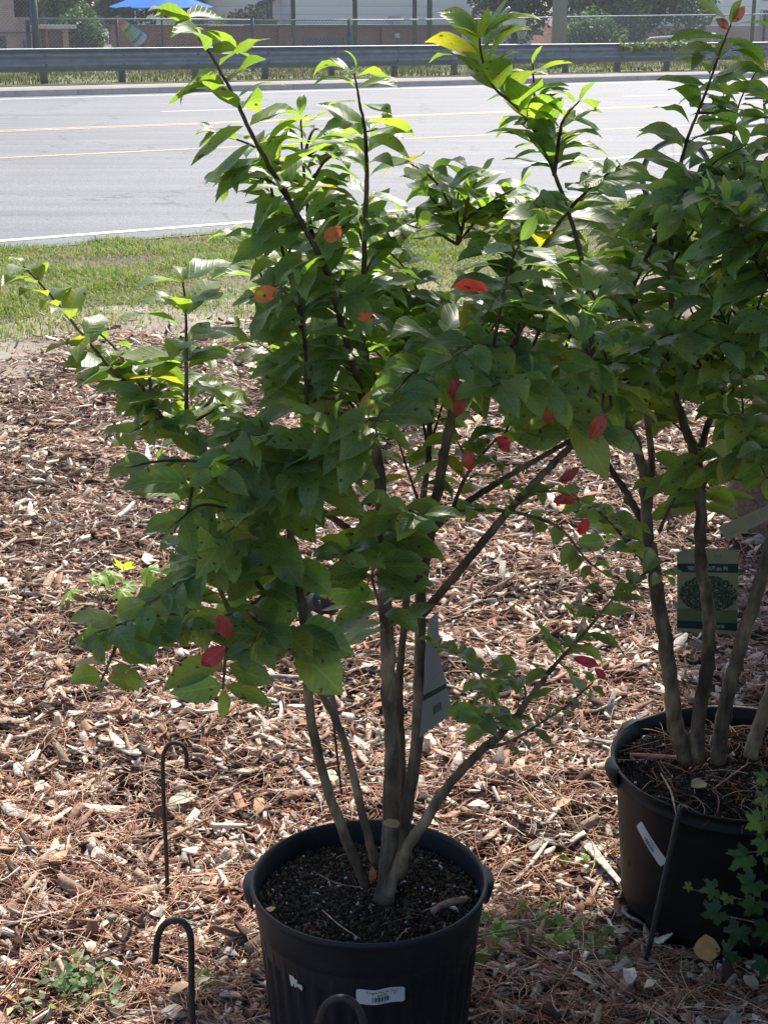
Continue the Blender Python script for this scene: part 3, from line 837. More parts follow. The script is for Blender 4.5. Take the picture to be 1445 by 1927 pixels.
# colourful folded parasol leaning
t = thing('folded_parasol', at(u, 262, 88) * [1, 1, 0] + [0, 0, .17], 'folded red, yellow and white parasol tilted behind the fence', 'parasol')
q0, q1 = at(u, 266, 78), at(u, 219, 33)
a = Acc(); n_ = 14; pts = [q0 + (q1 - q0) * x_ for x_ in np.linspace(0, 1, n_)]
rr_ = [.30 - .18 * x_ for x_ in np.linspace(0, 1, n_)]
cols_ = [(.55, .55, .5), (.5, .5, .45), (.14, .2, .22), (.35, .45, .35), (.3, .4, .3), (.3, .42, .2), (.35, .4, .2), (.16, .2, .12), (.55, .5, .1), (.5, .3, .1), (.5, .12, .08), (.5, .12, .08), (.45, .12, .09), (.4, .1, .1)]
for i in range(n_ - 1): a.tube([pts[i], pts[i + 1]], [rr_[i], rr_[i + 1]], 9, cols_[i], cap=(i in (0, n_ - 2)))
a.build('canopy', M_print, t, smooth=False)
a = Acc(); a.tube([at(u, 288, 90) * [1, 1, 0] + [0, 0, .17], q0 + (q0 - q1) * .05, q1 + (q1 - q0) * .06], .03, 6); a.build('pole', M_darkmetal, t)

# ---- far trees and bushes
def fartree(name, px0, px1, u, ztop, label, cols, n=9000, size=.16, cat='tree', zbot=.3, seedoff=0, clumpn=60, group=None):
    s0, s1 = sat(u, px0), sat(u, px1); rs = (s1 - s0) / 2; sc_ = (s0 + s1) / 2; ru = max(1.2, min(rs, 4))
    t = thing(name, SU(sc_, u, .17), label, cat, group)
    cl = []
    while len(cl) < clumpn:
        v_ = rng.normal(0, 1, 3); v_ /= np.linalg.norm(v_); r_ = rng.uniform(.45, 1.0)
        cl.append(v_ * r_)
    cl = np.array(cl); hz = (ztop - zbot) / 2
    cc_ = cl * [rs * .88, ru * .88, hz * .9]; cr = rng.uniform(.16, .34, clumpn) * min(rs, hz) + .12
    k_ = rng.choice(clumpn, n); d_ = nrm(rng.normal(0, 1, (n, 3))) * rng.uniform(.5, 1, (n, 1)) ** .5
    loc = cc_[k_] + d_ * cr[k_][:, None]
    pos = np.stack([sc_ + loc[:, 0], u + loc[:, 1], (ztop + zbot) / 2 + loc[:, 2]], 1)
    pos = pos[pos[:, 2] > .2]; n = len(pos)
    w_ = pos[:, :1] * RD[None] + pos[:, 1:2] * RN[None]; w_[:, 2] = pos[:, 2]
    Dd = nrm(rng.normal(0, 1, (n, 3)) + [0, 0, -.3]); size = size * 1.35; Nn_ = nrm(rng.normal(0, 1, (n, 3)) + [0, -.2, .8])
    S_ = nrm(np.cross(Nn_, Dd)); sz = size * rng.uniform(.6, 1.3, n)
    V = np.stack([w_ - Dd * sz[:, None] * .5, w_ + S_ * sz[:, None] * .3, w_ + Dd * sz[:, None] * .5, w_ - S_ * sz[:, None] * .3], 1)
    cb = rng.uniform(.65, 1.35, clumpn)[k_[:n]]
    a = Acc(); a.bulk(V, [(0, 1, 2, 3)], np.array(cols)[rng.choice(len(cols), n)] * (cb * rng.uniform(.8, 1.2, n))[:, None])
    a.build('crown', M_fartree, t, smooth=False)
    a = Acc(); a.tube([SU(sc_, u, 0), SU(sc_ + .05, u, ztop * .4), SU(sc_ - .05, u, ztop * .8)], [.2, .16, .05], 8, (.10, .08, .065))
    for j in range(5):
        an = j * 1.3; zz_ = ztop * (.25 + .1 * j)
        a.tube([SU(sc_, u, zz_), SU(sc_ + math.cos(an) * rs * .6, u + math.sin(an) * ru * .6, zz_ + hz * .3)], [.08, .02], 6, (.10, .08, .065))
    a.build('trunk', M_wood, t)
DG = [(.045, .085, .035), (.06, .10, .04), (.035, .07, .035)]
BG = [(.05, .09, .05), (.07, .11, .06), (.04, .075, .05)]
LG = [(.08, .14, .05), (.10, .17, .06), (.06, .11, .04)]
ub = uf + 18
fartree('dark_tree', 40, 190, ub + 12, 9, 'mid green tree left of the dark trees, above the brick shed', LG, 9000, .22)
fartree('dark_tree', 150, 340, ub + 16, 10, 'dark green tree behind the blue parasol', DG, 12000, .24)
fartree('dark_tree', 300, 470, ub + 14, 10, 'dark tree between the blue parasol and pale building', BG, 12000, .24)
fartree('dark_tree', 420, 560, ub + 22, 9, 'dark tree against the left end of pale metal building', DG, 9000, .22)
fartree('round_bush', 120, 190, ub - 4, 2.4, 'rounded bush right of the small brick shed', LG, 5000, .13, 'bush', .1)
fartree('round_bush', 410, 520, ub + 6, 2.6, 'pale olive bush below the dark trees by pale building', [(.12, .14, .08), (.10, .12, .07)], 5000, .13, 'bush', .1)
fartree('oak_tree', 850, 1080, uf + 12, 6.5, 'dark spreading tree behind the basketball hoop', BG, 13000, .18, zbot=.9)
fartree('oak_tree', 1060, 1310, uf + 11, 7.0, 'dark dense tree between utility pole and right building', BG, 15000, .18, zbot=.1)
fartree('vine_bush', 1066, 1172, uf + 1.8, 2.2, 'bright green vine-covered bush right of the utility pole', LG, 6500, .11, 'bush', .05)
fartree('wood_line', -400, 700, ub + 70, 14, 'distant line of woodland closing the view at left', BG, 20000, .7, 'trees', .1, clumpn=160)
fartree('wood_line', 500, 2200, ub + 90, 16, 'distant line of woodland closing the view at right', BG, 20000, .8, 'trees', .1, clumpn=160)
# vine over the guardrail
ug = u_verge + .9
a = Acc(); n_ = 900; xs_ = rng.uniform(1165, 1345, n_); ys_ = 86 + 5 * np.abs(rng.normal(0, 1, n_)) - 7 * rng.uniform(0, 1, n_) * np.exp(-((xs_ - 1265) / 45) ** 2)
pp = np.array([at(ug + rng.uniform(-.15, .2), x_, y_) for x_, y_ in zip(xs_, ys_)])
leaves_bulk(a, pp, rng.normal(0, 1, (n_, 3)), rng.normal(0, .5, (n_, 3)) + [0, -.3, 1], .16, .06, .5, .2, .2, np.array([(.16, .22, .07), (.22, .24, .10), (.10, .14, .06)])[rng.choice(3, n_)], rows=3, sides=3)
a.build('guardrail_vine', M_fartree, label='straggly vine trailing over the guardrail below the handrail', cat='vine')

# ================================================================ SHADE PINE AT THE RIGHT
q = G(1500, 1005)
t = thing('pine_tree', q, 'large rough-barked pine trunk at right edge behind the potted tree', 'tree')
a = Acc(); ns = 28; pts = []; zz_ = np.linspace(-.05, 9, 60)
V = []
for z_ in zz_:
    for j in range(ns):
        an = j / ns * 6.2832
        r_ = .20 + .13 * math.exp(-max(z_, 0) / .16) * (1 + .35 * math.sin(3 * an + 1)) - .010 * z_
        r_ *= 1 + .05 * math.sin(9 * an + 2 * math.sin(z_ * 6)) + rng.normal(0, .022)
        V.append((q[0] + math.cos(an) * r_ + .05 * z_, q[1] + math.sin(an) * r_, z_))
F = [(i * ns + j, i * ns + (j + 1) % ns, (i + 1) * ns + (j + 1) % ns, (i + 1) * ns + j) for i in range(59) for j in range(ns)]
a.add(V, F, (.10, .065, .05)); a.build('trunk', M_wood, t, smooth=False)
# unseen crown: needle sprays added where they shade the near corner and block sky
def shade_pos(X_, Y_, z_):
    k_ = z_ / math.tan(SUN_EL); return np.array([X_ + k_ * math.sin(SUN_AZ), Y_ + k_ * math.cos(SUN_AZ), z_])
targets = []
while len(targets) < 2100:
    z_ = rng.uniform(5.0, 8.5)
    X_, Y_ = rng.uniform(-2.6, 3.4), rng.uniform(-4.5, 2.50)
    edge = np.interp(Y_, [-4.5, -2, -.6, .75, 1.2, 1.7, 2.2, 2.5], [-2.6, -1.2, .30, .26, .14, -.26, -.30, .32])
    if X_ < edge: continue
    if Y_ < 1.6 and X_ < .3 and rng.uniform() < .35: continue
    if (Y_ < -1 or X_ > 2.4) and rng.uniform() < .35: continue
    targets.append(shade_pos(X_, Y_, z_))
while len(targets) < 2900:
    z_ = rng.uniform(5.0, 8.5); Y_ = rng.uniform(2.4, 5.0); X_ = rng.uniform(.7, 2.6)
    if X_ < np.interp(Y_, [2.4, 3.2, 3.7, 5.0], [1.0, .93, .93, 1.33]): continue
    targets.append(shade_pos(X_, Y_, z_))
targets = np.array(targets)
a = Acc(); k_ = 95; n_ = len(targets) * k_
c_ = np.repeat(targets, k_, 0); dd = nrm(rng.normal(0, 1, (n_, 3)) * [1, 1, .6]); 
leaves_bulk(a, c_ + dd * rng.uniform(0, .10, (n_, 1)), dd, rng.normal(0, .4, (n_, 3)) + [0, 0, 1], .18, .016, .3, .0, .0, (.04, .08, .025), rows=3, sides=3)
a.build('crown', M_fartree, t)
a = Acc()
for i in range(0, len(targets), 9):
    tp = targets[i]; b0 = np.array([q[0] - .1, q[1], tp[2] - .9]); mid_ = (b0 + tp) / 2 + [0, 0, .3]
    pth = smoothpath([b0, mid_, tp], 8); a.tube(pth, np.linspace(.045, .008, len(pth)), 6, (.10, .07, .055))
a.build('limbs', M_wood, t)

# ================================================================ NURSERY POTS
def lathe(profile, seg=96, flute=None, cx=0, cy=0, closed=False):
    V = []
    for (r_, z_, fl) in profile:
        for j in range(seg):
            an = j / seg * 2 * math.pi
            rr = r_ * (1 + fl * (max(-.6, min(.6, math.sin(an * 36))) if flute else 0))
            V.append((cx + rr * math.cos(an), cy + rr * math.sin(an), z_))
    F = [(i * seg + j, i * seg + (j + 1) % seg, (i + 1) * seg + (j + 1) % seg, (i + 1) * seg + j) for i in range(len(profile) - 1) for j in range(seg)]
    return V, F

def soil_disc(acc, c, r, z, n=2600, col=(.03, .022, .016)):
    V = [(c[0], c[1], z + .012)]; rings, seg = 14, 48
    for i in range(1, rings + 1):
        for j in range(seg):
            an = j / seg * 6.2832; rr = r * i / rings
            V.append((c[0] + rr * math.cos(an), c[1] + rr * math.sin(an), z + .012 * (1 - (i / rings) ** 2) + rng.normal(0, .0025)))
    F = [(0, 1 + j, 1 + (j + 1) % seg) for j in range(seg)] + [(1 + i * seg + j, 1 + (i + 1) * seg + j, 1 + (i + 1) * seg + (j + 1) % seg, 1 + i * seg + (j + 1) % seg) for i in range(rings - 1) for j in range(seg)]
    acc.add(V, F, col)
    # crumbs of bark and perlite
    rr = r * np.sqrt(rng.uniform(0, .96, n)); an = rng.uniform(0, 6.283, n)
    p = np.stack([c[0] + rr * np.cos(an), c[1] + rr * np.sin(an), z + .012 * (1 - (rr / r) ** 2) + rng.uniform(-.001, .006, n)], 1)
    sz = rng.lognormal(math.log(.0017), .45, n)
    d1 = nrm(rng.normal(0, 1, (n, 3))); d2 = nrm(np.cross(d1, rng.normal(0, 1, (n, 3)))); d3 = np.cross(d1, d2)
    asp = rng.uniform(1, 2.6, (n, 1))
    V = np.stack([p + d1 * sz[:, None] * asp, p + d2 * sz[:, None], p - d1 * sz[:, None] * asp, p - d2 * sz[:, None], p + d3 * sz[:, None], p - d3 * sz[:, None]], 1)
    T = [(0, 1, 4), (1, 2, 4), (2, 3, 4), (3, 0, 4), (1, 0, 5), (2, 1, 5), (3, 2, 5), (0, 3, 5)]
    cols = np.array([(.036, .027, .020), (.055, .04, .03), (.11, .08, .057), (.020, .015, .012), (.5, .49, .45), (.06, .075, .035)])
    k = rng.choice(6, n, p=[.36, .27, .12, .185, .025, .04])
    acc.bulk(V, T, cols[k] * rng.uniform(.7, 1.2, (n, 1)))

def surf_map(c, rfun, a0, z0, rot, off=.0018):
    """maps a flat label (x to the right, y up, metres) on to the pot's outside"""
    cr, sr = math.cos(rot), math.sin(rot)
    def f(x, y, extra=0.0):
        X_ = x * cr - y * sr; Y_ = x * sr + y * cr
        z_ = z0 + Y_; r_ = rfun(z_) + off + extra
        an = a0 + X_ / r_
        return (c[0] + r_ * math.cos(an), c[1] + r_ * math.sin(an), z_)
    return f

def text_mesh(txt, size, align='CENTER'):
    cu = bpy.data.curves.new('txt', 'FONT'); cu.body = txt; cu.size = size; cu.align_x = align; cu.resolution_u = 2
    ob = bpy.data.objects.new('txt', cu); C.objects.link(ob)
    bpy.context.view_layer.update()
    me = bpy.data.meshes.new_from_object(ob.evaluated_get(bpy.context.evaluated_depsgraph_get()))
    V = [tuple(v.co) for v in me.vertices]; F = [tuple(p.vertices) for p in me.polygons]
    bpy.data.objects.remove(ob); bpy.data.curves.remove(cu); bpy.data.meshes.remove(me)
    return V, F

def label_on(fn, wd, ht, items, parent, name='price_sticker', base=(.52, .53, .55), wavy=0.0, col_txt=(.03, .03, .035)):
    a = Acc(); nx, ny = 24, 5
    V = []
    for i in range(nx):
        for j in range(ny):
            x_ = -wd / 2 + wd * i / (nx - 1); y_ = -ht / 2 + ht * j / (ny - 1)
            ed = min(i, nx - 1 - i)
            if ed == 0: y_ *= .82
            V.append(fn(x_, y_ + wavy * math.sin(i / (nx - 1) * 9.4 + 1.2), 0))
    a.add(V, [(i * ny + j, (i + 1) * ny + j, (i + 1) * ny + j + 1, i * ny + j + 1) for i in range(nx - 1) for j in range(ny - 1)], base)
    ob = a.build(name, M_print, parent)
    a = Acc()
    for it in items:
        if it[0] == 't':
            _, txt, size, x0, y0 = it
            v_, f_ = text_mesh(txt, size)
            if v_: a.add([fn(x0 + v[0], y0 + v[1] + wavy * math.sin((x0 + v[0] + wd / 2) / wd * 9.4 + 1.2), .0005) for v in v_], f_, col_txt)
        elif it[0] == 'b':
            _, x0, y0, w_, h_ = it
            r_ = random.Random(4); xx = x0
            while xx < x0 + w_:
                bw = r_.choice((.0006, .001, .0016, .0022)) 
                yo = wavy * math.sin((xx + wd / 2) / wd * 9.4 + 1.2)
                a.add([fn(xx, y0 + yo, .0005), fn(xx + bw, y0 + yo, .0005), fn(xx + bw, y0 + h_ + yo, .0005), fn(xx, y0 + h_ + yo, .0005)], [(0, 1, 2, 3)], col_txt)
                xx += bw + r_.choice((.0006, .0012, .0016))
        elif it[0] == 'r':
            _, x0, y0, w_, h_, c_ = it
            a.add([fn(x0, y0, .0004), fn(x0 + w_, y0, .0004), fn(x0 + w_, y0 + h_, .0004), fn(x0, y0 + h_, .0004)], [(0, 1, 2, 3)], c_)
    a.build('printing', M_print, ob, smooth=False)
    return ob

# ---- pot 1: fluted black pot
t1 = thing('nursery_pot', (POT1[0], POT1[1], 0), 'large ribbed black plastic pot in the foreground holding the nearer tree', 'plant pot', 'black nursery pots')
hz = .36
def r1f(z_): return R1 * (.80 + .155 * (z_ / hz))
prof = [(R1 * .79, .0, 0)]
for z_ in np.linspace(.004, hz - .075, 12): prof.append((r1f(z_), z_, .024))
prof += [(r1f(hz - .070) * 1.004, hz - .070, .006), (r1f(hz - .068) * 1.016, hz - .067, 0), (R1 * .955, hz - .045, 0), (R1 * .962, hz - .043, 0), (R1 * .965, hz - .018, 0),
         (R1 * .972, hz - .015, 0), (R1 * .995, hz - .011, 0), (R1 * 1.003, hz - .005, 0), (R1 * .998, hz, 0), (R1 * .982, hz + .0015, 0), (R1 * .968, hz - .001, 0),
         (R1 * .955, hz - .008, 0), (R1 * .94, hz - .06, 0), (R1 * .92, hz - .10, 0)]
a = Acc(); a.add(*lathe(prof, 288, True, POT1[0], POT1[1])); a.build('pot_shell', M_pot, t1)
for px_, sgn in ((462, 1), (925, 1)):
    an = math.atan2(0.02, -1) if px_ < 700 else math.atan2(.10, 1)
    a = Acc(); V = []
    for i, tt in enumerate(np.linspace(-1, 1, 17)):
        aa = an + tt * .17; bul = .012 * math.sqrt(max(0, 1 - tt * tt))
        for (dr, dz) in ((-.004, -.004), (bul, -.005), (bul + .002, -.012), (bul * .9, -.030), (bul * .5, -.040), (-.004, -.042)):
            rr = R1 * .995 + dr
            V.append((POT1[0] + rr * math.cos(aa), POT1[1] + rr * math.sin(aa), hz + dz))
    a.add(V, [(i * 6 + j, (i + 1) * 6 + j, (i + 1) * 6 + j + 1, i * 6 + j + 1) for i in range(16) for j in range(5)])
    a.build('handle', M_pot, t1)
a = Acc(); soil_disc(a, (POT1[0], POT1[1]), R1 * .945, hz - .042, 16000)
# a few needles, bark and a pale chip lying in the pot are litter of the soil itself
npn = np.array([(POT1[0] + R1 * .8 * math.sqrt(random.random()) * math.cos(x_), POT1[1] + R1 * .8 * math.sqrt(random.random()) * math.sin(x_), 0) for x_ in rng.uniform(0, 6.28, 26)])
needles(a, npn, hz - .026, .035, .0007, .7)
a.build('potting_soil', M_soil if False else tinted('potting_mix', .95, .3, 200, .6, .002, .1), t1, smooth=False)
fn = surf_map(POT1, lambda z_: r1f(z_) * 1.012, -math.pi / 2 + .11, zat_ := float(P(730, 1886, POT1[1] - R1)[2]), 0.02)
label_on(fn, .0765, .0285, [('t', 'Crape Myrtle Red', .0068, .002, .0065), ('t', '$65.00', .0056, .002, .0012), ('t', '6*', .005, .022, .001), ('b', -.0135, -.0092, .028, .009), ('t', '00417 20', .0032, .001, -.0128)], t1, wavy=.0014)
fn = surf_map(POT1, lambda z_: r1f(z_) * 1.012, -math.pi / 2 - .68, float(P(566, 1862, POT1[1] - R1 * .8)[2]), 0)
a = Acc(); pts = [(-.014, .011), (-.004, .012), (-.002, .008), (.003, .009), (.005, .001), (.012, .003), (.0135, -.004), (.011, -.009), (.006, -.005), (.002, -.0045), (-.002, -.009), (-.006, -.0045), (-.008, -.0095), (-.012, -.008)]
V = [fn(0, .002)] + [fn(x_, y_) for x_, y_ in pts]; a.add(V, [(0, 1 + i, 1 + (i + 1) % len(pts)) for i in range(len(pts))], (.5, .5, .44))
a.build('torn_sticker', M_print, t1)

# ---- pot 2: smooth dusty pot
t2 = thing('nursery_pot', (POT2[0], POT2[1], 0), 'wide smooth black plastic pot at right holding the farther tree', 'plant pot', 'black nursery pots')
hz2 = .325
def r2f(z_): return R2 * (.84 + .115 * (z_ / hz2))
prof = [(R2 * .80, 0, 0), (R2 * .835, .006, 0), (R2 * .842, .03, 0), (R2 * .858, .034, 0)]
for z_ in np.linspace(.04, hz2 - .04, 12): prof.append((r2f(z_) * 1.005, z_, 0))
prof += [(R2 * .965, hz2 - .035, 0), (R2 * .985, hz2 - .033, 0), (R2 * .985, hz2 - .027, 0), (R2 * .972, hz2 - .024, 0), (R2 * .975, hz2 - .006, 0), (R2 * .995, hz2 - .003, 0), (R2 * 1.0, hz2 + .001, 0), (R2 * .985, hz2 + .002, 0), (R2 * .965, hz2 - .002, 0), (R2 * .95, hz2 - .03, 0), (R2 * .93, hz2 - .09, 0)]
V, F = lathe(prof, 144, False, POT2[0], POT2[1])
V = np.array(V); ang = np.arctan2(V[:, 1] - POT2[1], V[:, 0] - POT2[0]); top = np.clip((V[:, 2] - (hz2 - .06)) / .06, 0, 1)
def dent(a0, w_, dr, dz):
    k_ = np.exp(-(((ang - a0 + math.pi) % (2 * math.pi) - math.pi) / w_) ** 2) * top
    V[:, 0] += np.cos(ang) * dr * k_; V[:, 1] += np.sin(ang) * dr * k_; V[:, 2] += dz * k_
dent(-1.9, .5, -.014, -.010); dent(2.35, .12, .012, -.006); dent(-1.45, .1, .004, .004); dent(-2.45, .3, .006, .002); dent(1.2, .5, 0, .006)
a = Acc(); a.add(V, F); a.build('pot_shell', M_pot2, t2)
for an in (math.pi + .08, 2.42, -.1):
    a = Acc(); V = []
    for i, tt in enumerate(np.linspace(-1, 1, 17)):
        aa = an + tt * .13; bul = .014 * math.sqrt(max(0, 1 - tt * tt))
        for (dr, dz) in ((-.004, .003), (bul, .001), (bul + .003, -.008), (bul * .9, -.024), (bul * .5, -.034), (-.004, -.036)):
            rr = R2 * .995 + dr
            V.append((POT2[0] + rr * math.cos(aa), POT2[1] + rr * math.sin(aa), hz2 + dz))
    a.add(V, [(i * 6 + j, (i + 1) * 6 + j, (i + 1) * 6 + j + 1, i * 6 + j + 1) for i in range(16) for j in range(5)])
    a.build('handle', M_pot2, t2)
M_hole = simple('drain_hole_dark', (.004, .004, .004), .9, 0, .1, 3, 0)
for (px_, py_, w_, h_) in ((1205, 1684, .018, .026), (1179, 1592, .008, .013)):
    an = -math.acos(max(-1, min(1, (px_ - 1384) / 214.0))) ; zf = .04 if w_ > .01 else .135
    fn = surf_map(POT2, lambda z_: r2f(z_) * 1.006, an, zf, 0, .0012)
    a = Acc(); a.add([fn(w_ / 2 * math.cos(x_), h_ / 2 * math.sin(x_)) for x_ in np.linspace(0, 6.283, 14, endpoint=False)], [tuple(range(14))]); a.build('drain_hole', M_hole, t2)
a = Acc(); soil_disc(a, (POT2[0], POT2[1]), R2 * .95, hz2 - .035, 16000)
npn = np.array([(POT2[0] + R2 * .85 * math.sqrt(random.random()) * math.cos(x_), POT2[1] + R2 * .85 * math.sqrt(random.random()) * math.sin(x_), 0) for x_ in rng.uniform(0, 6.28, 170)])
needles(a, npn, hz2 - .018 + rng.uniform(0, .006, 170), .04, .0009, .8)
a.build('potting_soil', bpy.data.materials['potting_mix'], t2, smooth=False)
an = -math.acos((1213 - 1384) / 208.0)
fn = surf_map(POT2, lambda z_: r2f(z_) * 1.006, an + .02, .215, -.72)
label_on(fn, .088, .026, [('t', 'Crape Myrtle', .005, 0, .0072), ('t', '$89.00', .0045, .002, .002), ('b', -.016, -.009, .030, .009), ('t', '16', .004, .032, .0)], t2, base=(.55, .54, .52))

# ================================================================ THE TWO TREES
leafL, redL = {}, {}
class Tree:
    def __init__(self, empty, col):
        self.t = empty; self.p = []; self.col = col; self.mains = []
        self.P, self.D, self.N, self.L, self.W, self.Cc = [], [], [], [], [], []
    def stem(self, pxs, Ys, r0, r1, name='stem', build=True, keep=True):
        pts = np.array([P(x_, y_, Y_) for (x_, y_), Y_ in zip(pxs, np.interp(np.linspace(0, 1, len(pxs)), np.linspace(0, 1, len(Ys)), Ys))])
        sm = smoothpath(pts, max(24, len(pts) * 7))
        sm[2:-1] += rng.normal(0, 1, (len(sm) - 3, 3)) * r0 * .07
        rr = np.linspace(r0, r1, len(sm)) * (1 + rng.normal(0, .035, len(sm)))
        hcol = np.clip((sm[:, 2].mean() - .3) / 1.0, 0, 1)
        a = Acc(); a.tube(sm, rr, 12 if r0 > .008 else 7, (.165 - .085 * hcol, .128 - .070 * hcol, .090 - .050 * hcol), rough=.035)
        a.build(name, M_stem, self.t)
        self.mains.append((sm, rr)); return sm
    def leafy(self, sm, f0=0.0, pitch=.026, L0=.078, tip=.6, droop=.5, young=.0, side=None, dens=1.0, wl=.265, up=.0):
        seg = np.linalg.norm(np.diff(sm, axis=0), axis=1); cum = np.concatenate([[0], np.cumsum(seg)]); tot = cum[-1]
        d = tot * f0 + pitch * .4; k = 0; phase = rng.uniform(0, 6.28)
        while d < tot:
            f_ = d / tot
            pnt = np.array([np.interp(d, cum, sm[:, j]) for j in range(3)])
            i = min(len(sm) - 2, int(np.searchsorted(cum, d)) - 1); tan = sm[i + 1] - sm[max(i - 1, 0)]; tan /= np.linalg.norm(tan)
            vert = abs(tan[2])
            if vert > .8:
                a_ = math.sin(phase) * .35 + rng.normal(0, .38) + (k % 2) * .35
                s_ = np.array([math.cos(a_), math.sin(a_), 0])
            else:
                s_ = np.cross(tan, [0, 0, 1]); 
            s_ = s_ - tan * (s_ @ tan); s_ /= np.linalg.norm(s_)
            for sg in (-1, 1):
                if rng.uniform() > dens: continue
                sz = L0 * (1.06 if vert > .55 else .77) * (1 - (1 - min(.95, tip + .12)) * max(0, (f_ - .65) / .35) ** 1.7) * rng.uniform(.72, 1.18)
                dd = s_ * sg * rng.uniform(.9, 1.15) + tan * (rng.uniform(-.05, .38) if vert > .55 else rng.uniform(.15, .6)) + rng.normal(0, .17, 3)
                dd[2] += up - droop * (rng.uniform(-.25, .75) if vert > .55 else rng.uniform(.1, 1.0))
                dd /= np.linalg.norm(dd)
                nn = np.array([0, 0, 1.]) + tan * .3 + rng.normal(0, .27, 3) + np.array([0, -.12 - .55 * droop * (vert < .8), 0])
                nn = nn - dd * (nn @ dd)
                c_ = self.col(f_, young)
                self.P.append(pnt + dd * .004 + rng.normal(0, .001, 3)); self.D.append(dd); self.N.append(nn); self.L.append(sz); self.W.append(sz * wl * .93 * rng.uniform(.85, 1.15)); self.Cc.append(c_)
            d += pitch * (.80 if vert > .55 else .92) * rng.uniform(.75, 1.3); k += 1
        # tip leaf
        self.P.append(sm[-1]); tt = sm[-1] - sm[-3]; tt /= np.linalg.norm(tt)
        self.D.append(tt * .7 + rng.normal(0, .45, 3)); self.N.append(np.array([0, -.3, 1.]) + rng.normal(0, .3, 3)); self.L.append(L0 * .5); self.W.append(L0 * .11); self.Cc.append(self.col(1, young))
    def shoot(self, pxs, Ys, r0=.0035, r1=.0012, **kw):
        sm = self.stem(pxs, Ys, r0, r1, 'branch')
        self.leafy(sm, **kw); return sm
    def twig(self, target, n_from=None, L0=.074, sag=.04, zmin=.8, **kw):
        best = None
        for (sm, rr) in self.mains[:n_from] if n_from else self.mains:
            ok = (sm[:, 2] < target[2] - .02) & (sm[:, 2] > zmin - .15)
            if not ok.any(): continue
            dd = np.linalg.norm(sm - target, axis=1) + (~ok) * 9
            i = int(np.argmin(dd + .6 * np.maximum(0, sm[:, 2] - target[2] + .12)))
            if best is None or dd[i] < best[0]: best = (dd[i], sm[i])
        if best is None or best[0] > .55: return
        b0 = best[1]; mid_ = (b0 + target) / 2 + np.array([0, 0, sag]) + rng.normal(0, .012, 3)
        sm = smoothpath([b0, mid_, target], 14)
        a = Acc(); a.tube(sm, np.linspace(.0026, .001, len(sm)), 6, (.075, .05, .035)); a.build('twig', M_stem, self.t)
        self.leafy(sm, f0=.22, L0=L0, **kw)
    def finish(self):
        a = Acc()
        n = len(self.P)
        leaves_bulk(a, np.array(self.P), np.array(self.D), np.array(self.N), np.array(self.L), np.array(self.W), np.clip(rng.normal(.95, .5, n), -.2, 2.3), rng.uniform(.05, .6, n), rng.uniform(.04, .30, n), np.array(self.Cc), rows=8, sides=5)
        a.build('foliage', M_leaf, self.t)
        print('leaves', n)

def col1(f_, young):
    g = np.array([(.105, .155, .056), (.122, .176, .060), (.090, .138, .060), (.138, .175, .055)])[rng.integers(4)] * rng.uniform(.8, 1.2)
    y_ = young * max(0, (f_ - .3)) ** 1.2
    g = g * (1 - y_) + np.array((.155, .19, .04)) * y_
    if rng.uniform() < .014: g = np.array((.20, .17, .03))
    return g
def red_leaf(tree, px, py, Y, L_=.06, ang=-90, tilt=0., col=(.42, .03, .03), w_=.3, label=None):
    o_ = P(px, py, Y); an = rad(ang); dd = np.array([math.cos(an), tilt, math.sin(an)]); L_ = L_ * .88; nn_ = np.array([rng.normal(.2, .35), -1, rng.uniform(.2, .9)])
    a = Acc(); leaves_bulk(a, o_[None], dd[None], nn_[None], L_, L_ * w_ * .9, .9, .45, .25, np.array([col]), rows=8, sides=5)
    ob = a.build('red_leaf', M_redleaf, tree.t); 
    if label: ob['label'] = label

YB = POT1[1]
te = thing('crape_myrtle', (POT1[0], POT1[1], hz - .04), 'multi-stemmed crape myrtle growing in the ribbed foreground pot', 'tree', 'potted crape myrtles')
T1 = Tree(te, col1); T1.tw = Acc()
mainr = .0135
s3 = T1.stem([(728, 1680), (733, 1600), (737, 1450), (735, 1340), (728, 1200), (722, 1050), (716, 930), (702, 820), (688, 720), (684, 620)], [YB, YB, YB + .02, YB + .05], .0150, .0070)
s3b = T1.stem([(684, 625), (685, 480), (690, 340), (687, 250), (676, 190), (666, 138)], [YB + .03, YB - .12, YB - .14], .0046, .0011, 'branch'); T1.leafy(s3b, 0, L0=.07, young=.35, tip=.75, pitch=.024)
a = Acc(); st = np.array([P(722, 1695, YB - .03), P(728, 1640, YB - .028), P(733, 1590, YB - .03), P(736, 1551, YB - .03)])
a.tube(smoothpath(st, 12), [.018, .0155, .0145, .0138, .0138, .0138, .0138, .0138, .0138, .0138, .0138, .0138, .0138][:len(smoothpath(st, 12))], 14, (.12, .095, .07), rough=.03)
stump = a.build('cut_stump', M_stem, te)
tp = st[-1]; a = Acc()
V = [tp + [0, 0, .0035]] + [tp + [.0135 * math.cos(x_), .0135 * math.sin(x_), .001 + .002 * math.sin(x_)] for x_ in np.linspace(0, 6.283, 20, endpoint=False)]
a.add(V, [(0, 1 + i, 1 + (i + 1) % 20) for i in range(20)], (.34, .19, .10)); a.build('cut_face', M_litter, stump)
s1 = T1.stem([(690, 1668), (652, 1580), (615, 1480), (590, 1380), (578, 1280), (574, 1180), (560, 1100), (548, 1020), (545, 940)], [YB - .02, YB - .12, YB - .2], .0088, .0055)
s2 = T1.stem([(706, 1622), (682, 1530), (655, 1420), (634, 1360), (600, 1300), (560, 1235), (515, 1188), (465, 1150)], [YB + .01, YB - .05, YB - .25], .0080, .0035)
